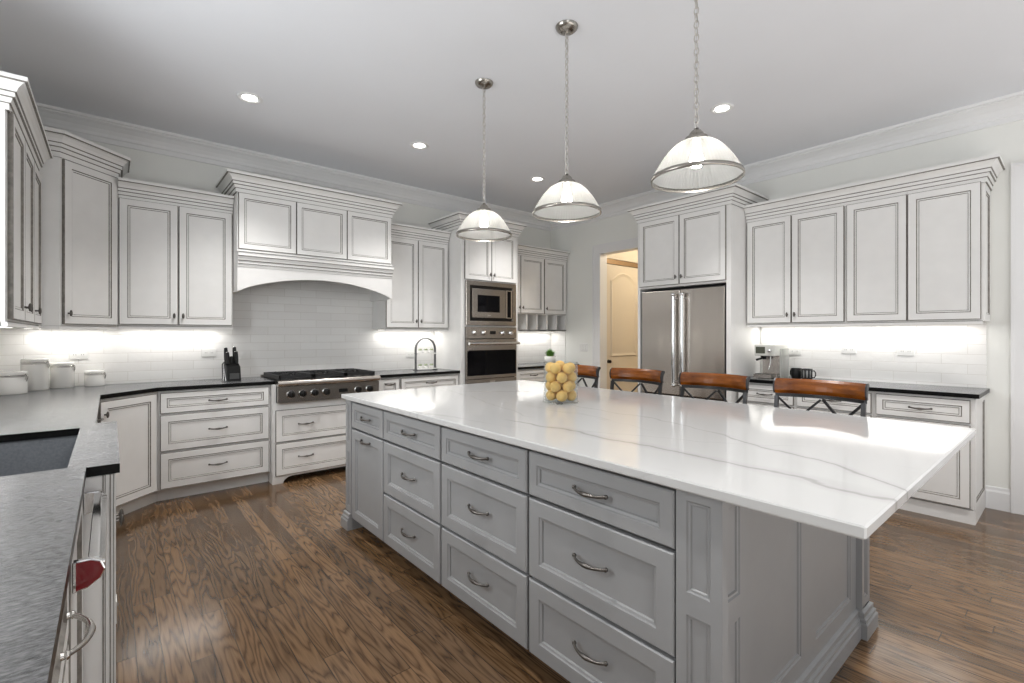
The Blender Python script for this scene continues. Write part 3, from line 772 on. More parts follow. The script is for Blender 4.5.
slab('countertop', 'black leathered granite counter running from the sink round to the rangetop',
     [(XL+0.002, -0.60), (-0.056, -0.60), (-0.056, 1.958), (0.024, 1.958), (0.024, 2.922), (-0.050, 2.922), (-0.050, 4.285), (0.285, 4.614), (1.121, 4.614), (1.121, YB-0.012), (XL+0.010, YB-0.012)],
     [(-0.55, 1.99), (-0.10, 1.99), (-0.10, 2.815), (-0.55, 2.815)], 0.884, ZC, [GRANITE, GRANITE_EDGE])
slab('countertop', 'dark granite counter between the rangetop and the oven tower', [(2.078, 4.614), (3.098, 4.614), (3.098, YB-0.012), (2.078, YB-0.012)], None, 0.884, ZC, [GRANITE, GRANITE_EDGE])
slab('countertop', 'dark granite counter under the potted plant beyond the oven', [(3.968, 4.614), (XR-0.012, 4.614), (XR-0.012, YB-0.012), (3.968, YB-0.012)], None, 0.884, ZC, [GRANITE, GRANITE_EDGE])
slab('countertop', 'dark granite counter under the coffee machine on the fridge wall', [(4.556, 0.443), (XR-0.004, 0.443), (XR-0.004, 2.118), (4.556, 2.118)], None, 0.884, ZC, [GRANITE, GRANITE_EDGE])
slab('island_countertop', 'large white veined quartz top of the kitchen island', [(1.222, 0.290), (2.877, 0.290), (2.877, 3.287), (1.222, 3.287)], None, 0.884, ZC, [QUARTZ, QUARTZ]).modifiers.new('bevel', 'BEVEL').width = 0.004
# sink basin
mb = MB()
x0, x1, y0, y1, zb = -0.555, -0.095, 1.985, 2.82, 0.68
mb.box(x0, y0, zb-0.012, x1, y1, zb)
mb.box(x0-0.012, y0-0.012, zb-0.012, x0, y1+0.012, 0.883); mb.box(x1, y0-0.012, zb-0.012, x1+0.012, y1+0.012, 0.883)
mb.box(x0, y0-0.012, zb-0.012, x1, y0, 0.883); mb.box(x0, y1, zb-0.012, x1, y1+0.012, 0.883)
root = thing('sink', 'dark composite undermount sink in the black granite counter', 'sink', (0, 0, 0))
mb.build('basin', SINK, root)
mb = MB(); mb.lathe([(0.0, zb+0.001), (0.03, zb+0.001), (0.042, zb+0.004), (0.045, zb)], 24, (-0.32, 2.4, 0)); mb.build('drain', CHROME, root)

# ------------------------------------------------------------------ fridge wall
# fridge enclosure
EW, FX = 1.044, 4.50
root = thing('fridge_cabinet', 'tall white cabinet surround over the steel refrigerator', 'cabinet', (FX, 3.170, 0), -90)
mb = MB(); D = XR-FX-0.004
mb.box(0, 0, 0, 0.030, D, 2.60); mb.box(EW-0.045, 0, 0, EW, D, 2.60); mb.box(0.030, 0, 1.828, EW-0.045, D, 2.60)
mb.build('body', [PAINT, GLAZE], root)
for a, c, ks in ((0.030, 0.512, 'r'), (0.518, 1.000, 'l')):
    add_front(root, 'door', a, 1.850, c, 2.562, hw=('knob', c-0.03 if ks == 'r' else a+0.03, 1.925))
crown(root, [(0, D), (0, 0), (EW, 0), (EW, D)], 2.565, 1.10, 1.06)
# refrigerator
root = thing('refrigerator', 'stainless steel french door refrigerator in the white surround', 'refrigerator', (FX+0.04, 3.132, 0), -90)
mb = MB(); mb.box(0.004, 0.03, 0.02, 0.954, 0.56, 1.808); mb.build('cabinet_body', DARKIN, root)
for a, c, hx in ((0.006, 0.471, 0.425), (0.477, 0.942, 0.523)):
    mb = MB(); mb.box(a, -0.035, 0.700, c, 0.028, 1.795); dr = mb.build('door', FRIDGESTEEL, root, bevel=0.006)
    mb = MB(); mb.cyl((hx, -0.085, 0.80), (hx, -0.085, 1.745), 0.021, 16)
    for z in (0.84, 1.705): mb.cyl((hx, -0.03, z), (hx, -0.085, z), 0.012, 12)
    mb.lathe([(0.0, 0), (0.0225, 0), (0.0225, 0.03), (0.0, 0.03)], 16, (hx, -0.085, 0.79)); mb.lathe([(0.0, 0), (0.0225, 0), (0.0225, 0.03), (0.0, 0.03)], 16, (hx, -0.085, 1.725))
    mb.build('handle', CHROME, dr)
mb = MB(); mb.box(0.006, -0.035, 0.09, 0.942, 0.028, 0.690); dr = mb.build('freezer_drawer', FRIDGESTEEL, root, bevel=0.006)
mb = MB(); mb.cyl((0.08, -0.085, 0.60), (0.868, -0.085, 0.60), 0.015, 16)
for x in (0.12, 0.828): mb.cyl((x, -0.03, 0.60), (x, -0.085, 0.60), 0.012, 12)
mb.build('handle', CHROME, dr)
mb = MB(); mb.box(0.02, 0.0, 0.0, 0.93, 0.03, 0.085); mb.build('toe_grille', DARKIN, root)
# wall cabinets, four doors in two units
UBX = 4.82
upper('white double door wall cabinet beside the refrigerator above the coffee machine', (UBX, 2.122, 1.425), -90, 0.836, 0.326, 1.018,
      [(0.012, 0.408, 'r'), (0.414, 0.824, 'l')], crown_path=[(0, 0), (0.836, 0)], crown_h=0.15, hs=1.10)
def endp(mb): side_panel(mb, 0.836, 0.006, 0.0, 0.322, 1.0)
upper('white double door wall cabinet at the doorway end of the fridge wall', (UBX, 1.286, 1.425), -90, 0.836, 0.326, 1.018,
      [(0.006, 0.408, None), (0.414, 0.828, None)], crown_path=[(0, 0), (0.848, 0), (0.848, 0.326)], hs=1.10, extra=endp)
BBX = 4.595
base('white base cabinet below the coffee machine beside the refrigerator', (BBX, 2.104, 0), -90, 0.500, 0.55,
     [('drawer', 0.012, 0.705, 0.490, 0.866, ('pull', 0.25, 0.785)), ('door', 0.012, 0.112, 0.490, 0.690, ('knob', 0.45, 0.60))])
base('middle white base cabinet behind the nearest bar stool', (BBX, 1.602, 0), -90, 0.560, 0.55,
     [('drawer', 0.014, 0.705, 0.546, 0.866, ('pull', 0.28, 0.785)), ('door', 0.014, 0.112, 0.546, 0.690, ('knob', 0.06, 0.60))])
def endb(mb):
    side_panel(mb, 0.562, 0.004, 0.10, 0.545, 0.875, f=0.045); mb.box(0.0, 0.0, 0.0, 0.574, 0.55, 0.098)
base('white end base cabinet with panelled side at the end of the fridge wall', (BBX, 1.040, 0), -90, 0.562, 0.55,
     [('drawer', 0.014, 0.705, 0.550, 0.866, ('pull', 0.282, 0.785)), ('door', 0.014, 0.112, 0.550, 0.690, ('knob', 0.06, 0.60))], extra=endb)

# ------------------------------------------------------------------ island
IX = 1.272     # face frame plane; fronts reach 1.25
def drawers3(w):
    L = 0.142
    return [('drawer', 0.006, 0.697, w-0.006, 0.866, ('pull', w/2, 0.787, L)), ('drawer', 0.006, 0.383, w-0.006, 0.685, ('pull', w/2, 0.548, L)), ('drawer', 0.006, 0.083, w-0.006, 0.371, ('pull', w/2, 0.240, L))]
base('grey three drawer cabinet nearest the camera in the island', (IX, 1.392, 0), -90, 0.640, 0.60, drawers3(0.640), style='grey', name='island_drawer_cabinet')
base('grey three drawer cabinet in the middle of the island front', (IX, 2.036, 0), -90, 0.643, 0.60, drawers3(0.643), style='grey', name='island_drawer_cabinet')
base('smaller grey three drawer cabinet beside the island pull-out door', (IX, 2.686, 0), -90, 0.648, 0.60, drawers3(0.648), style='grey', name='island_drawer_cabinet')
base('grey island cabinet with one small drawer above a tall pull-out door', (IX, 3.176, 0), -90, 0.488, 0.60,
     [('drawer', 0.006, 0.697, 0.482, 0.866, ('pull', 0.244, 0.787, 0.13)), ('pull_out_door', 0.006, 0.083, 0.482, 0.685, ('pull', 0.244, 0.640, 0.13))], style='grey', name='island_pull_out_cabinet')
root = thing('island_end_panel', 'grey panelled near end of the island with two footed corner posts', 'island panel', (1.25, 0.615, 0))
OFF = Vector((1.25, 0.615, 0))
XE = 2.64; YE = 0.615; YF = 3.275
def post(x0, y0, x1, y1, faces, foot=True):
    mb = MB(); t = 0.012
    mb.box(x0+t, y0+t, 0.0, x1-t, y1-t, 0.883)
    gp = [(0, t), (0, 0), (0.032, 0), (0.036, 0.004), (0.042, 0.0045), (0.045, 0.009)]
    for d, a in (('-x', -90), ('-y', 0), ('+x', 90), ('+y', 180)):
        if d == '-x': o, w = (x0+t, y1), y1-y0
        elif d == '-y': o, w = (x0, y0+t), x1-x0
        elif d == '+x': o, w = (x1-t, y0), y1-y0
        else: o, w = (x1, y1-t), x1-x0
        ins = 0.0007 if d[1] == 'y' else 0.0
        mb.M = Matrix.Translation((o[0], o[1], 0)) @ Matrix.Rotation(math.radians(a), 4, 'Z') @ Matrix.Translation((0, -ins, 0))
        if d in faces:
            for za, zb_ in ((0.12, 0.56), (0.56, 0.883)):
                mb.rings(ins, za, w-ins, zb_, -t, gp, [0, 0, 1, 0, 1], 0)
        else: mb.box(ins, -t, 0, w-ins, 0, 0.883)
    mb.M = Matrix.Identity(4)
    o = mb.build('corner_post', [GREY, GREYG], root, loc=-OFF)
    if foot:
        f = MB()
        f.sweep([(x0, y1), (x0, y0), (x1, y0), (x1, y1)] if '-y' in faces else [(x1, y0), (x1, y1), (x0, y1), (x0, y0)], [(0, 0.0), (0.026, 0.0), (0.026, 0.062), (0.020, 0.068), (0.020, 0.080), (0.012, 0.086), (0.012, 0.106), (0.0, 0.112)], [0, 0, 1, 0, 1, 0, 0])
        f.build('foot', [GREY, GREYG], o)
post(1.250, YE, 1.388, 0.750, ('-x', '-y'))
post(XE-0.116, YE, XE, YE+0.116, ('-y', '+x'))
mb = MB(); yp = YE+0.022
mb.box(1.388, yp+0.012, 0, XE-0.116, yp+0.03, 0.883)
xs = [1.388, 1.388+(XE-0.116-1.388)/2, XE-0.116]
for i in range(2):
    mb.rings(xs[i], 0.10, xs[i+1], 0.883, yp, [(0, 0.012), (0, 0), (0.075, 0), (0.079, 0.004), (0.086, 0.0045), (0.090, 0.010)], [0, 0, 1, 0, 1], 0)
mb.build('end_panel', [GREY, GREYG], root, loc=-OFF)
mb = MB(); mb.sweep([(1.388, yp), (XE-0.116, yp)], [(0, 0), (0.026, 0.0), (0.026, 0.062), (0.020, 0.068), (0.020, 0.080), (0.012, 0.086), (0.012, 0.106), (0.0, 0.112)], [0, 0, 1, 0, 1, 0, 0])
mb.build('plinth', [GREY, GREYG], root, loc=-OFF)
mb = MB(); prof_ = [(0, 0.012), (0, 0), (0.07, 0), (0.074, 0.004), (0.085, 0.010)]
mb.M = Matrix.Translation((XE-0.03, YE+0.118, 0)) @ Matrix.Rotation(PI/2, 4, 'Z')
Lb = 3.178-(YE+0.118)
for i in range(4): mb.rings(Lb*i/4, 0.10, Lb*(i+1)/4, 0.883, -0.012, prof_, [0, 0, 1, 1], 0)
mb.box(0, 0, 0, Lb, 0.02, 0.883); mb.box(0, -0.02, 0, Lb, 0.0, 0.10)
tag(mb.build('island_back_panel', [GREY, GREYG]), 'grey panelled back of the island facing the bar stools', 'island panel')
OFF = Vector((1.25, YF, 0))
root = thing('island_end_panel', 'grey far end of the island with corner posts facing the rangetop', 'island panel', (1.25, YF, 0))
post(1.250, 3.180, 1.388, YF, ('-x', '+y'))
post(XE-0.116, 3.180, XE, YF, ('+x', '+y'))
mb = MB(); mb.box(1.388, YF-0.05, 0, XE-0.116, YF-0.03, 0.883); mb.build('end_panel', GREY, root, loc=-OFF)

# ------------------------------------------------------------------ gas rangetop
RX, RW, RF = 1.128, 0.938, 4.545
root = thing('gas_rangetop', 'stainless six burner gas rangetop with black grates and front knobs', 'rangetop', (RX, RF, 0.72))
mb = MB()
mb.box(0.0, 0.02, 0.0, RW, 0.635, 0.185)
mb.build('body', STEELD, root)
mb = MB()
mb.prism_x([(0.02, 0.0), (-0.012, 0.0), (-0.018, 0.145), (0.02, 0.145)], 0, RW); mb.build('control_panel', STEELD, root, bevel=0.002)
mb = MB(); pts = []
for i in range(13):
    a = -PI/2-PI*i/12*0.99; pts.append((-0.028+0.034*math.cos(a)*1.0, 0.182+0.026*math.sin(a)))
nose = [(0.03, 0.148)]+[(-0.02+0.026*math.cos(-PI/2-PI*i/10), 0.174+0.026*math.sin(-PI/2-PI*i/10)) for i in range(11)]+[(0.03, 0.200)]
mb.prism_x(nose[::-1], -0.004, RW+0.004); mb.build('bullnose', STEEL, root)
def rx(u):      # knob position along the panel
    kx = (u-512)/477.7; s_, c_ = math.sin(math.radians(40.08)), math.cos(math.radians(40.08))
    return RF*(s_+kx*c_)/(c_-kx*s_)-RX
for kx in (0.105, 0.205, 0.310, 0.415, 0.720, 0.835):
    mb = MB()
    mb.lathe([(0.0, 0.0), (0.038, 0.0), (0.038, 0.008), (0.032, 0.012)], 20, (kx, -0.015, 0.075), 0, 'y')
    mb.lathe([(0.031, 0.010), (0.029, 0.034), (0.024, 0.040), (0.0, 0.041)], 20, (kx, -0.015, 0.075), 1, 'y')
    mb.box(kx-0.005, -0.062, 0.054, kx+0.005, -0.05, 0.096, 1)
    mb.build('knob', [CHROME, BLACK], root)
mb = MB(); mb.box(0.535, -0.0185, 0.060, 0.620, -0.0135, 0.092); mb.build('display', BLACK, root)
mb = MB(); mb.box(0.012, 0.03, 0.185, RW-0.012, 0.60, 0.192)
mb.build('cooktop_pan', BLACK, root)
for g in range(3):
    gx0 = 0.018+g*0.302; gw = 0.298
    mb = MB(); z0, z1 = 0.216, 0.240
    for x in (gx0+0.004, gx0+gw-0.018): mb.box(x, 0.035, z0-0.018, x+0.014, 0.595, z1)
    for y in (0.035, 0.308, 0.581): mb.box(gx0+0.004, y, z0-0.004, gx0+gw-0.004, y+0.014, z1)
    for cy in (0.178, 0.452):
        cx = gx0+gw/2
        for a in range(8):
            an = a*PI/4+PI/8; r1 = 0.125
            mb.tube([(cx+0.04*math.cos(an), cy+0.04*math.sin(an), z1-0.006), (cx+r1*math.cos(an), cy+r1*math.sin(an), z1-0.002)], 0.008, 4, sq=True)
    gr = mb.build('grate', BLACKIRON, root)
    for cy in (0.178, 0.452):
        mb = MB(); mb.lathe([(0.0, 0.212), (0.035, 0.212), (0.040, 0.205), (0.040, 0.196), (0.052, 0.194), (0.055, 0.188)][::-1], 20, (gx0+gw/2, cy, 0)); mb.build('burner', BLACKIRON, root)
mb = MB(); mb.box(0.0, 0.60, 0.185, RW, 0.635, 0.215); mb.build('back_trim', STEEL, root)

# ------------------------------------------------------------------ microwave and oven
AX = TX+0.056
root = thing('microwave', 'built-in stainless microwave above the wall oven', 'microwave', (AX, TY, 1.440))
mb = MB(); W, Hh = 0.763, 0.523
mb.box(0.03, 0.0, 0.03, W-0.03, 0.45, Hh-0.03)
mb.build('body', DARKIN, root)
mb = MB()
mb.rings(0.0, 0.0, W, Hh, -0.028, [(0, 0.03), (0, 0.004), (0.004, 0.0), (0.052, 0.0), (0.062, 0.020)], [0, 0, 0, 0], 1); mb.build('trim_frame', [STEELD, BLACK], root)
mb = MB(); mb.box(0.078, -0.034, 0.090, 0.588, -0.008, 0.435); dr = mb.build('door', STEELD, root, bevel=0.004)
mb = MB(); mb.box(0.158, -0.0355, 0.158, 0.490, -0.033, 0.360); mb.build('window', BLACKGLASS, dr)
mb = MB(); mb.box(0.30, -0.0358, 0.112, 0.352, -0.033, 0.126); mb.build('badge', NICKEL, dr)
mb = MB(); mb.box(0.592, -0.034, 0.090, 0.690, -0.008, 0.435); mb.box(0.612, -0.036, 0.100, 0.668, -0.033, 0.425, 1); mb.build('control_panel', [STEEL, BLACKGLASS], root)
root = thing('built_in_oven', 'stainless wall oven with black glass door under the microwave', 'oven', (AX, TY, 0.705))
Ht = 0.715
mb = MB(); mb.box(0.01, 0.0, 0.0, W-0.01, 0.55, Ht); mb.build('body', DARKIN, root)
mb = MB(); mb.box(0.0, -0.030, 0.578, W, -0.001, Ht); cp = mb.build('control_panel', STEELD, root, bevel=0.003)
for kx in (0.105, 0.245, 0.535, 0.665):
    mb = MB(); mb.lathe([(0.0, 0.0), (0.030, 0.0), (0.030, 0.006), (0.022, 0.010), (0.020, 0.032), (0.0, 0.034)], 20, (kx, -0.030, 0.645), 0, 'y'); mb.build('knob', CHROME, cp)
mb = MB(); mb.box(0.345, -0.0325, 0.630, 0.430, -0.029, 0.668); mb.build('display', BLACK, cp)
mb = MB(); mb.box(0.0, -0.032, 0.10, W, -0.001, 0.570); dr = mb.build('door', STEELD, root, bevel=0.003)
mb = MB(); mb.box(0.028, -0.0335, 0.19, W-0.028, -0.031, 0.440); mb.box(0.012, -0.0338, 0.14, W-0.012, -0.031, 0.430); mb.build('window', BLACKGLASS, dr)
mb = MB(); mb.cyl((0.0, -0.085, 0.520), (W, -0.085, 0.520), 0.018, 16)
for x in (0.035, W-0.035): mb.cyl((x, -0.03, 0.520), (x, -0.085, 0.520), 0.016, 12)
mb.build('handle', CHROME, dr)
mb = MB(); mb.box(0.0, -0.030, 0.0, W, -0.001, 0.095); mb.box(0.34, -0.032, 0.05, 0.42, -0.029, 0.075, 1); mb.build('bottom_rail', [STEELD, NICKEL], root)

# ------------------------------------------------------------------ pendants and downlights
def chain_mesh(z0, z1):
    mb = MB(); n = int(round((z1-z0)/0.030)); st = (z1-z0)/n
    for i in range(n):
        zc = z0+(i+0.5)*st; pts = []
        for k_ in range(10):
            a = 2*PI*k_/10; q = 0.0105*math.cos(a); zz = 0.0190*math.sin(a)
            pts.append((q, 0, zc+zz) if i % 2 == 0 else (0, q, zc+zz))
        mb.tube(pts, 0.0029, 5, closed=True)
    mb.tube([(0.003*math.sin(i*1.3), 0.003*math.cos(i*1.3), z0+(z1-z0)*i/40) for i in range(41)], 0.0018, 5)
    return mb
PZ = 2.010
pend = thing('pendant_light', 'ribbed glass dome pendant at the near end of the island', 'pendant lamp', (2.0, 1.10, PZ), 0, 'dome pendants over the island')
top = H-PZ
mb = MB(); mb.lathe([(0.0, top-0.044), (0.008, top-0.043), (0.010, top-0.032), (0.030, top-0.030), (0.050, top-0.022), (0.062, top-0.010), (0.065, top)], 28); mb.build('canopy', PNICKEL, pend)
chain_mesh(0.226, top-0.034).build('chain', CHAINM, pend)
mb = MB(); mb.lathe([(0.0, 0.232), (0.010, 0.232), (0.012, 0.222), (0.022, 0.219), (0.030, 0.208), (0.032, 0.198), (0.048, 0.191), (0.053, 0.175), (0.049, 0.168), (0.0, 0.168)], 28); mb.build('socket_cap', PNICKEL, pend)
prof = []
for i in range(15):
    t = i/14; a = 0
    prof.append((0.050+0.140*(t*t)**0.55, 0.172-0.152*t*t))
mb = MB(); mb.lathe(prof[::-1], 216, ribs=72, amp=0.007); mb.build('shade', SHADEGLASS, pend)
mb = MB(); mb.lathe([(0.190, 0.002), (0.195, 0.002), (0.197, 0.010), (0.195, 0.020), (0.190, 0.020), (0.190, 0.002)], 56); mb.build('rim', PNICKEL, pend)
mb = MB(); mb.lathe([(0.0, 0.055), (0.020, 0.060), (0.030, 0.080), (0.028, 0.102), (0.016, 0.130), (0.014, 0.150), (0.014, 0.168)], 20); mb.build('bulb', BULB, pend)
for (yy, lb) in ((1.89, 'ribbed glass dome pendant in the middle of the row over the island'), (2.68, 'ribbed glass dome pendant at the far end of the island, nearest the range hood')):
    c = copy_tree(pend); c.location = (2.0, yy, PZ); c['label'] = lb
dl = thing('recessed_light', 'recessed ceiling downlight nearest the corner cabinet', 'ceiling light', (0.795, 3.97, H), 0, 'recessed ceiling lights')
mb = MB(); mb.lathe([(0.050, -0.001), (0.060, -0.002), (0.066, -0.008), (0.082, -0.007), (0.086, 0.0)], 32); mb.build('trim_ring', TRIM, dl)
mb = MB(); mb.lathe([(0.0, -0.0015), (0.0505, -0.0015)], 32); mb.build('lens', DOWNLIGHT, dl)
downs = [(0.795, 3.97)]
for x, y, lb in ((2.20, 3.95, 'recessed ceiling downlight above the right edge of the range hood'), (3.69, 3.94, 'recessed ceiling downlight in front of the oven tower'), (3.64, 1.79, 'recessed ceiling downlight nearest the fridge wall cabinets')):
    c = copy_tree(dl); c.location = (x, y, H); c['label'] = lb; downs.append((x, y))
for x, y, lb in ((0.795, 1.79, 'recessed ceiling downlight above the sink end of the floor'), (0.795, -0.40, 'added ceiling downlight, unseen behind the camera near the sink wall'),
                 (2.20, -0.40, 'added ceiling downlight, unseen behind the camera in the middle'), (3.64, -0.40, 'added ceiling downlight, unseen behind the camera near the fridge wall')):  # the three behind the camera are unseen, added to brighten the room
    c = copy_tree(dl); c.location = (x, y, H); c['label'] = lb; downs.append((x, y))
for x, y in downs:
    d = bpy.data.lights.new('downlight_beam', 'SPOT'); d.energy = 82; d.spot_size = 1.75; d.spot_blend = 0.85; d.shadow_soft_size = 0.06; d.color = (1, 0.98, 0.955)
    o = bpy.data.objects.new('downlight_beam', d); COL.objects.link(o); o.location = (x, y, H-0.03)
# under-cabinet strips: a slim housing with a lit lens, plus its light
def strip(label, loc, rot, L, power, back):
    r = thing('under_cabinet_light', label, 'light', loc, rot)
    mb = MB(); mb.box(0, 0, -0.014, L, 0.05, -0.001); mb.build('housing', PLASTICW, r)
    mb = MB(); mb.box(0.01, 0.008, -0.016, L-0.01, 0.042, -0.0135); mb.build('lens', LEDSTRIP, r)
    o = area_light('under_cabinet_glow', (0, 0, 0), (0, 0, 0), L-0.04, 0.04, power*0.52, (1.0, 0.975, 0.94)); o.parent = r; o.location = (L/2, 0.025, -0.020)
strip('slim light strip under the wall cabinet left of the hood', (0.06, 5.07, 1.395), 0, 0.75, 2.70, 0)
strip('slim light strip under the wall cabinet right of the hood', (2.31, 5.07, 1.395), 0, 0.76, 2.70, 0)
strip('slim light strip under the wine cubbies', (4.0, 5.07, 1.385), 0, 1.1, 3.30, 0)
strip('long light strip under the fridge wall cabinets', (5.02, 2.10, 1.425), -90, 1.60, 5.40, 0)
strip('slim light strip under the diagonal corner cabinet', (-0.50, 5.07, 1.385), 0, 0.5, 1.80, 0)
strip('slim light strip under the sink wall cabinet', (-0.48, 3.3, 1.385), 90, 1.2, 1.80, 0)
# hall lamp
d = bpy.data.lights.new('hall_lamp', 'POINT'); d.energy = 24; d.color = (1.0, 0.86, 0.66); d.shadow_soft_size = 0.12
o = bpy.data.objects.new('hall_lamp', d); COL.objects.link(o); o.location = (6.2, 3.2, 2.75)

# ------------------------------------------------------------------ bar stools
def make_stool():
    r = thing('bar_stool', 'bar stool nearest the camera', 'stool', (3.02, 0.963, 0), 0, 'wood and iron bar stools along the island')
    # local: faces -x (the island); back rest at x=+0.08..0.14, width along y
    hw = 0.226
    def cx(y): return 0.138-0.072*(y/hw)**2
    # curved top rail with a rolled top edge
    mb = MB(); n = 16; v = []; f = []
    sec = [(0.0, 0.972), (-0.010, 0.992), (-0.012, 1.020), (-0.004, 1.046), (0.012, 1.060), (0.030, 1.058), (0.036, 1.046), (0.026, 1.036), (0.016, 1.020), (0.012, 0.992), (0.018, 0.972)]
    k_ = len(sec)
    for i in range(n+1):
        y = -hw+2*hw*i/n
        for dx, z in sec: v.append((cx(y)+dx, y, z))
    for i in range(n):
        for j in range(k_): f.append((i*k_+j, i*k_+(j+1) % k_, (i+1)*k_+(j+1) % k_, (i+1)*k_+j))
    f.append(list(range(k_))[::-1]); f.append([n*k_+j for j in range(k_)])
    mb.add(v, f, 0, False); mb.build('top_rail', STOOLWOOD, r)
    for s_ in (-1, 1):
        mb = MB(); v = []
        for dx, z in sec: v.append((cx(hw)+dx*1.15-0.001, s_*(hw+0.001), z))
        w = [(a[0], a[1]+s_*0.008, a[2]) for a in v]
        f = [(j, (j+1) % k_, k_+(j+1) % k_, k_+j) for j in range(k_)]+[list(range(k_)), [k_+j for j in range(k_)]]
        mb.add(v+w, f, 0); mb.build('rail_end_cap', IRON, r)
    mb = MB()
    mb.tube([(cx(-hw+2*hw*i/12)+0.004, -hw+2*hw*i/12, 0.962) for i in range(13)], 0.014, 4, sq=True)
    mb.tube([(cx(-hw+2*hw*i/12)-0.03, -hw+2*hw*i/12, 0.72) for i in range(13)], 0.012, 4, sq=True)
    mb.build('back_bar', IRON, r)
    for s_ in (-1, 1):
        mb = MB(); mb.tube([(cx(hw)+0.004, s_*(hw-0.008), 0.955), (cx(hw)-0.02, s_*(hw-0.008), 0.75), (cx(hw)-0.03, s_*(hw-0.010), 0.62)], 0.0145, 4, sq=True); mb.build('back_post', IRON, r)
    mb = MB()
    def P(y, z): return (cx(y)+0.004-0.034*(0.953-z)/0.233, y, z)
    for a, c in ((-hw+0.015, -0.006), (0.006, hw-0.015)):
        mb.tube([P(a, 0.945), P((a+c)/2, 0.835), P(c, 0.728)], 0.0085, 4, sq=True); mb.tube([P(c, 0.945), P((a+c)/2, 0.835), P(a, 0.728)], 0.0085, 4, sq=True)
    mb.build('cross_brace', IRON, r)
    mb = MB(); pts = []
    for x, y in ((-0.20, -0.19), (-0.20, 0.19), (-0.17, 0.215), (0.03, 0.225), (0.06, 0.2), (0.06, -0.2), (0.03, -0.225), (-0.17, -0.215)): pts.append((x, y))
    mb.prism(pts, 0.60, 0.645); mb.build('seat', STOOLWOOD, r, bevel=0.008)
    for x, y in ((-0.17, -0.19), (-0.17, 0.19), (0.035, -0.195), (0.035, 0.195)):
        mb = MB(); mb.tube([(x, y, 0.60), (x-0.02 if x < 0 else x+0.03, y*1.04, 0.0)], 0.016, 4, sq=True); mb.build('leg', IRON, r)
    mb = MB()
    for s_ in (-1, 1): mb.tube([(-0.18, s_*0.192, 0.25), (0.053, s_*0.197, 0.25)], 0.010, 4, sq=True)
    mb.tube([(-0.18, -0.192, 0.22), (-0.18, 0.192, 0.22)], 0.010, 4, sq=True)
    mb.build('footrest', IRON, r)
    return r
stool = make_stool()
for y, lb in ((1.586, 'second bar stool from the camera, before the right edge of the refrigerator'), (2.199, 'third bar stool from the camera, in front of the hall doorway and refrigerator'), (2.800, 'farthest bar stool, half hidden behind the vase of lemons')):
    c = copy_tree(stool); c.location = (3.02, y, 0); c['label'] = lb
stool['label'] = 'bar stool nearest the camera, in front of the black mugs'

# ------------------------------------------------------------------ vase with lemons
VX, VY = 2.085, 2.02
vase = thing('glass_vase', 'clear glass cylinder vase of lemons on the island top', 'vase', (VX, VY, ZC))
mb = MB(); mb.lathe([(0.0, 0.001), (0.104, 0.001), (0.109, 0.004), (0.107, 0.010), (0.1025, 0.014), (0.1025, 0.244), (0.1005, 0.246), (0.099, 0.244), (0.099, 0.016), (0.0, 0.012)], 48); mb.build('glass', GLASS, vase)
lm = MB(); v0 = len(lm.v)
prof = [(0.0, -0.0355), (0.005, -0.0340), (0.013, -0.0305), (0.023, -0.0235), (0.0300, -0.0125), (0.0325, 0.0), (0.0305, 0.0125), (0.0235, 0.0235), (0.013, 0.031), (0.006, 0.0350), (0.0, 0.0365)]
lm.lathe(prof, 20)
lem0 = None
for L_ in range(4):
    for i in range(6):
        if i < 5:
            a = 2*PI*i/5+L_*PI/5+0.25; px_, py_ = 0.0625*math.cos(a), 0.0625*math.sin(a)
        else: px_, py_ = 0.004*(-1)**L_, 0.004
        pz = ZC+0.0125+0.034+L_*0.054+(0.0 if i < 5 else 0.010)
        if lem0 is None:
            o = lm.build('lemon', LEMON); lem0 = o
        else: o = lem0.copy(); COL.objects.link(o)
        sc_ = random.uniform(1.0, 1.10); o.scale = (sc_, sc_, sc_*0.96)
        o.location = (VX+px_, VY+py_, pz); o.rotation_euler = (random.uniform(-0.9, 0.9), random.uniform(-0.9, 0.9), random.uniform(0, 6))
        tag(o, 'yellow lemon piled in the clear glass vase', 'lemon', 'lemons in the glass vase')

# ------------------------------------------------------------------ canisters
def canister(label, x, y, rad, h):
    r = thing('canister', label, 'canister', (x, y, ZC), 0)
    hl = 0.030
    mb = MB(); mb.lathe([(0.0, 0.0), (rad*0.96, 0.0), (rad, 0.006), (rad, h-hl-0.008), (rad*0.97, h-hl-0.002), (rad*0.97, h-hl)], 36); mb.build('jar', CERAMIC, r)
    mb = MB(); mb.lathe([(rad*1.01, h-hl+0.001), (rad*1.02, h-hl+0.003), (rad*1.02, h-hl+0.006), (rad*0.98, h-hl+0.008)], 36); mb.lathe([(rad*0.985, h-hl-0.007), (rad*1.015, h-hl-0.005), (rad*0.985, h-hl-0.003)], 36)
    mb.build('wire_band', NICKEL, r)
    mb = MB(); mb.lathe([(rad*0.96, h-hl+0.004), (rad*1.0, h-hl+0.008), (rad*0.99, h-0.006), (rad*0.93, h), (0.0, h)], 36); mb.build('lid', CERAMIC, r)
    a = -0.45; ca, sa = math.cos(a), math.sin(a)
    mb = MB()
    def q(rr, t, z): return (rr*ca-t*sa, rr*sa+t*ca, z)
    mb.tube([q(rad*0.99, 0.0, h-hl+0.012), q(rad*1.10, 0.0, h-hl+0.006), q(rad*1.13, 0, h-hl-0.012), q(rad*1.06, 0, h-hl-0.040)], [0.004, 0.005, 0.005, 0.003], 6)
    for t in (-0.012, 0.012): mb.tube([q(rad*1.0, t, h-hl-0.004), q(rad*1.09, t, h-hl-0.006), q(rad*1.06, t, h-hl-0.028)], 0.002, 5)
    mb.build('clamp', NICKEL, r)
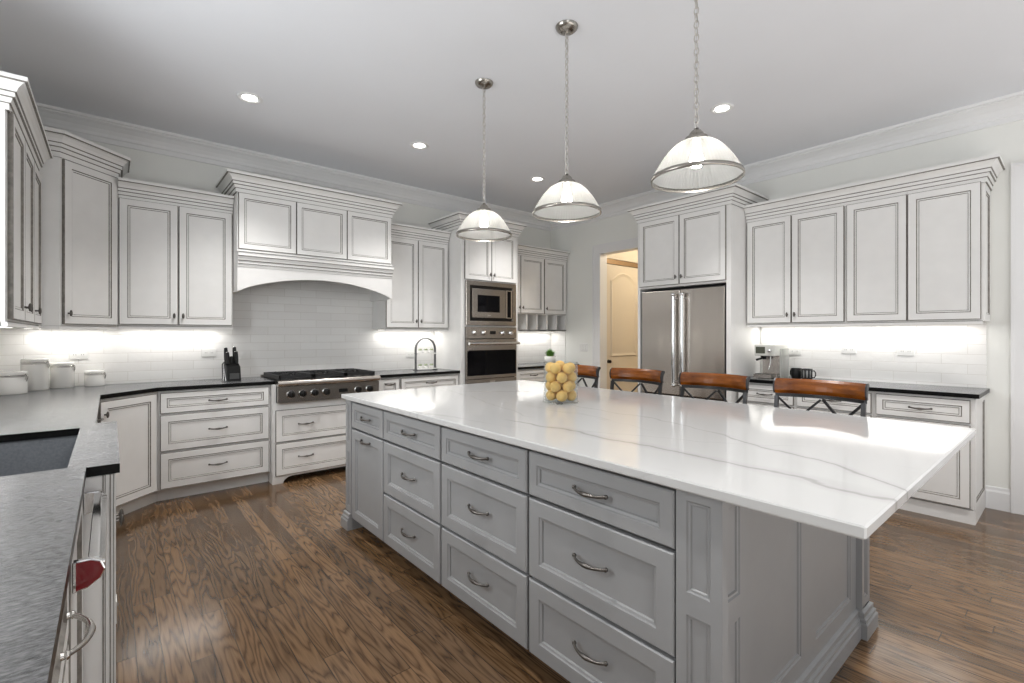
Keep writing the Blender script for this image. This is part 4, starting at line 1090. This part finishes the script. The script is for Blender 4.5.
canister('wide white clamp-lid canister nearest the camera in the corner', -0.530, 4.77, 0.088, 0.155)
canister('tallest white clamp-lid canister behind the wide one', -0.425, 4.985, 0.076, 0.232)
canister('medium white clamp-lid canister under the wall outlet', -0.283, 5.085, 0.071, 0.195)
canister('smallest squat white clamp-lid canister at the end of the row', -0.093, 5.11, 0.064, 0.125)

# ------------------------------------------------------------------ knife block
KX, KY = 0.835, 4.90
kb = thing('knife_block', 'black knife block on the counter left of the rangetop', 'knife block', (KX, KY, ZC), 8)
mb = MB(); mb.prism_x([(-0.075, 0.0), (0.075, 0.0), (0.085, 0.15), (0.02, 0.175), (-0.055, 0.125)], -0.055, 0.055); mb.build('block', BLACK, kb, bevel=0.004)
mb = MB(); mb.box(-0.038, -0.0765, 0.02, 0.038, -0.0735, 0.07); mb.build('plate', plain('grey_plate', (0.10, 0.10, 0.10), 0.3, 0.5), kb)
mb = MB(); mb.tube([(-0.064, -0.06, 0.008), (-0.068, -0.03, 0.10), (-0.064, 0.0, 0.15)], 0.006, 6); mb.tube([(-0.085, -0.06, 0.004), (-0.070, -0.02, 0.155)], 0.004, 6); mb.build('stand_rod', CHROME, kb)
R8 = Matrix.Rotation(math.radians(8), 4, 'Z')
for i, (x, y, hz, lb) in enumerate(((-0.036, -0.02, 0.10, 'black knife handle at the front left of the knife block'), (-0.034, 0.03, 0.125, 'tall black knife handle at the back left of the knife block'),
                                  (0.000, 0.0, 0.055, 'short grey ended knife in the middle of the knife block'), (0.034, -0.02, 0.105, 'black knife handle at the front right of the knife block'), (0.036, 0.03, 0.130, 'tallest black knife handle at the back right of the knife block'))):
    w = R8 @ Vector((x, y, 0)); kn = thing('knife', lb, 'knife', (KX+w.x, KY+w.y, ZC+0.12), 8, 'knives in the black knife block')
    zt = 0.145+0.3*(y+0.055)*0.9-0.12
    mb = MB(); mb.tube([(0, 0, zt-0.002), (0, 0.006, zt+hz*0.35), (0, 0.012, zt+hz*0.8), (0, 0.014, zt+hz)], [0.015, 0.017, 0.016, 0.014], 8); mb.build('handle', BLACK, kn)
    mb = MB(); mb.ball((0, 0.014, zt+hz), 0.0135, 0.0135, 0.006, seg=8, rg=6); mb.build('end_cap', CHROME, kn)

# ------------------------------------------------------------------ arched tiered stand
SX, SY = 2.825, 4.93
st = thing('tiered_stand', 'arched wire stand with two pale shelves left of the oven tower', 'stand', (SX, SY, ZC), 0)
mb = MB()
for yy in (-0.012, 0.012):
    pts = [(-0.128, yy, 0.0), (-0.128, yy, 0.245)]+[(-0.128*math.cos(PI*i/16), yy, 0.245+0.128*math.sin(PI*i/16)) for i in range(1, 16)]+[(0.128, yy, 0.245), (0.128, yy, 0.0)]
    mb.tube(pts, 0.007, 6)
for x in (-0.128, 0.128): mb.tube([(x, -0.05, 0.006), (x, 0.05, 0.006)], 0.006, 6)
mb.build('wire_arch', plain('grey_wire', (0.16, 0.16, 0.16), 0.4, 0.6), st)
for z in (0.012, 0.190):
    mb = MB(); mb.box(-0.122, -0.055, z, 0.122, 0.055, z+0.014); mb.build('shelf', CERAMIC, st, bevel=0.003)
for z, lbz in ((0.026, 'lower'), (0.204, 'upper')):
    for i, x in enumerate((-0.075, 0.0, 0.075)):
        s_ = thing('succulent', f'small pale green succulent at the {("left end", "middle", "right end")[i]} of the {lbz} stand shelf', 'plant', (SX+x, SY-0.01, ZC+z), 0, 'succulents on the arched stand')
        mb = MB(); mb.lathe([(0.0, 0.0), (0.022, 0.0), (0.027, 0.028), (0.024, 0.028), (0.0, 0.024)], 16); mb.build('pot', CERAMIC, s_)
        mb = MB()
        for q in range(12):
            a = q*2.4; rr = 0.012+0.014*(q/12); hh = 0.052-0.018*(q/12)
            mb.tube([(0, 0, 0.024), (rr*0.7*math.cos(a), rr*0.7*math.sin(a), 0.024+(hh-0.024)*0.6), (rr*1.2*math.cos(a), rr*1.2*math.sin(a), hh)], [0.003, 0.006, 0.001], 5)
        mb.build('leaves', SAGE, s_)

# ------------------------------------------------------------------ potted plant
pl = thing('potted_plant', 'bushy green plant in a white pot beyond the oven tower', 'plant', (4.80, 4.86, ZC))
mb = MB(); mb.lathe([(0.0, 0.0), (0.070, 0.0), (0.084, 0.112), (0.078, 0.112), (0.074, 0.10), (0.0, 0.098)], 28); mb.build('pot', CERAMIC, pl)
mb = MB(); mb.lathe([(0.0, 0.101), (0.075, 0.101)], 20); mb.build('soil', SOIL, pl)
mb = MB()
for i in range(260):
    a = random.uniform(0, 2*PI); sp_ = random.uniform(0.0, 1.0)**0.6; hh = random.uniform(0.06, 0.125)*(1.1-0.45*sp_); base_r = 0.05*random.random()
    ca, sa = math.cos(a), math.sin(a); rr = 0.105*sp_
    p0 = Vector((base_r*ca, base_r*sa, 0.10)); p2 = Vector((rr*ca, rr*sa, 0.10+hh)); p1 = (p0+p2)/2+Vector((0, 0, 0.02))
    wv = Vector((-sa, ca, 0))*random.uniform(0.004, 0.007)
    mb.add([p0-wv*0.4, p0+wv*0.4, p1+wv, p1-wv, p2], [(0, 1, 2, 3), (3, 2, 4)], 0)
mb.build('leaves', LEAF, pl)

# ------------------------------------------------------------------ coffee machine, mugs
cm = thing('coffee_machine', 'compact steel espresso machine on the counter beside the refrigerator', 'coffee machine', (4.80, 1.93, ZC), -90)
mb = MB(); mb.box(-0.075, 0.0, 0.0, 0.095, 0.24, 0.035); mb.build('base', STEEL, cm, bevel=0.004)
mb = MB(); mb.box(-0.075, -0.105, 0.006, 0.085, 0.0, 0.040); mb.box(-0.065, -0.095, 0.040, 0.075, -0.01, 0.043, 1); mb.build('drip_tray', [STEEL, BLACK], cm)
mb = MB(); mb.box(-0.060, 0.06, 0.035, 0.095, 0.24, 0.225); mb.build('column', STEEL, cm, bevel=0.006)
mb = MB(); mb.box(-0.080, -0.075, 0.212, 0.105, 0.24, 0.318); hd = mb.build('head', plain('cream_appliance_plastic', (0.62, 0.62, 0.58), 0.3), cm, bevel=0.008)
mb = MB(); mb.box(-0.064, -0.0775, 0.235, 0.020, -0.074, 0.298); mb.build('screen', plain('grey_green_screen', (0.07, 0.075, 0.055), 0.2), hd)
mb = MB(); mb.lathe([(0.0, 0.0), (0.017, 0.0), (0.015, 0.020), (0.0, 0.022)], 16, (0.062, -0.075, 0.262), 0, 'y'); mb.build('dial', CHROME, hd)
mb = MB(); mb.lathe([(0.0, 0.180), (0.024, 0.180), (0.026, 0.212)], 20, (-0.015, -0.02, 0)); mb.tube([(-0.015, -0.045, 0.190), (-0.045, -0.105, 0.175)], [0.009, 0.011], 8); mb.build('portafilter', BLACK, cm)
mb = MB(); mb.tube([(0.055, -0.04, 0.212), (0.058, -0.05, 0.15), (0.050, -0.065, 0.085)], 0.005, 6); mb.build('steam_wand', CHROME, cm)
mb = MB(); mb.box(0.106, 0.04, 0.0, 0.128, 0.20, 0.28); mb.build('water_tank', thin_glass('smoked_tank', (0.80, 0.82, 0.82), 0.6), cm)
def mug(label, x, y, mt, ang):
    m_ = thing('mug', label, 'mug', (x, y, ZC), ang)
    mb = MB(); mb.lathe([(0.0, 0.0), (0.036, 0.0), (0.043, 0.010), (0.044, 0.098), (0.042, 0.100), (0.040, 0.098), (0.039, 0.012), (0.0, 0.008)], 28); mb.build('cup', mt, m_)
    mb = MB(); pts = [(0.042, 0, 0.082), (0.062, 0, 0.084), (0.074, 0, 0.066), (0.074, 0, 0.040), (0.062, 0, 0.022), (0.042, 0, 0.024)]; mb.tube(pts, 0.0055, 8); mb.build('handle', mt, m_)
def stripes():
    m, nt, b_ = new_mat('black_white_banded_glaze'); tc = N(nt, 'ShaderNodeTexCoord'); sp = N(nt, 'ShaderNodeSeparateXYZ'); nt.links.new(tc.outputs['Object'], sp.inputs[0])
    at = math_node(nt, 'ARCTAN2', sp.outputs[1], sp.outputs[0]); s_ = math_node(nt, 'SINE', math_node(nt, 'MULTIPLY', at, 10.0))
    hh = math_node(nt, 'MULTIPLY', math_node(nt, 'GREATER_THAN', sp.outputs[2], 0.02), math_node(nt, 'LESS_THAN', sp.outputs[2], 0.085))
    f = math_node(nt, 'MULTIPLY', math_node(nt, 'GREATER_THAN', s_, 0.6), hh)
    mx = N(nt, 'ShaderNodeMix', data_type='RGBA'); nt.links.new(f, mx.inputs['Factor']); mx.inputs['A'].default_value = (0.015, 0.015, 0.016, 1); mx.inputs['B'].default_value = (0.35, 0.35, 0.34, 1)
    nt.links.new(mx.outputs['Result'], b_.inputs['Base Color']); b_.inputs['Roughness'].default_value = 0.25
    return m
mug('plain black mug beside the espresso machine', 4.93, 1.712, BLACK, 60)
mug('black mug with pale bars and a ring handle at the end of the pair', 4.90, 1.612, stripes(), -100)

# ------------------------------------------------------------------ outlets and switches
def outlet(label, loc, rot, gangs, kind='outlet'):
    r = thing('electrical_outlet' if kind == 'outlet' else 'light_switch', label, 'outlet' if kind == 'outlet' else 'switch', loc, rot)
    w = 0.070+0.046*(gangs-1) if kind == 'switch' else 0.116
    h = 0.116 if kind == 'switch' else 0.072
    mb = MB(); mb.box(-w/2, -0.007, -h/2, w/2, 0.0, h/2); mb.build('plate', PLASTICW, r, bevel=0.003)
    for i in range(gangs):
        x = (i-(gangs-1)/2)*0.046
        mb = MB()
        if kind == 'switch': mb.box(x-0.016, -0.011, -0.033, x+0.016, -0.006, 0.033)
        else:
            mb.box(x-0.017, -0.009, -0.014, x+0.017, -0.006, 0.014); mb.box(x-0.008, -0.0095, -0.006, x-0.005, -0.0085, 0.005, 1); mb.box(x+0.005, -0.0095, -0.006, x+0.008, -0.0085, 0.005, 1)
        mb.build('rocker' if kind == 'switch' else 'receptacle', [PLASTICW, SLOT], r)
TYF = YB-0.0092
outlet('white outlet plate on the tile above the canisters', (-0.193, TYF, 1.165), 0, 2)
outlet('white outlet plate on the tile left of the knife block', (0.700, TYF, 1.160), 0, 2)
outlet('white outlet plate on the tile right of the rangetop', (2.765, TYF-0.0, 1.09), 0, 2)
TXF = XR-0.0092
outlet('white outlet plate just above the black mugs', (TXF, 1.80, 1.165), -90, 2)
outlet('white outlet plate in the middle of the fridge wall tile', (TXF, 1.350, 1.190), -90, 2)
outlet('white outlet plate at the doorway end of the fridge wall tile', (TXF, 0.945, 1.185), -90, 2)
outlet('white triple light switch on the wall left of the hall doorway', (XR-0.001, 4.535, 1.15), -90, 3, 'switch')
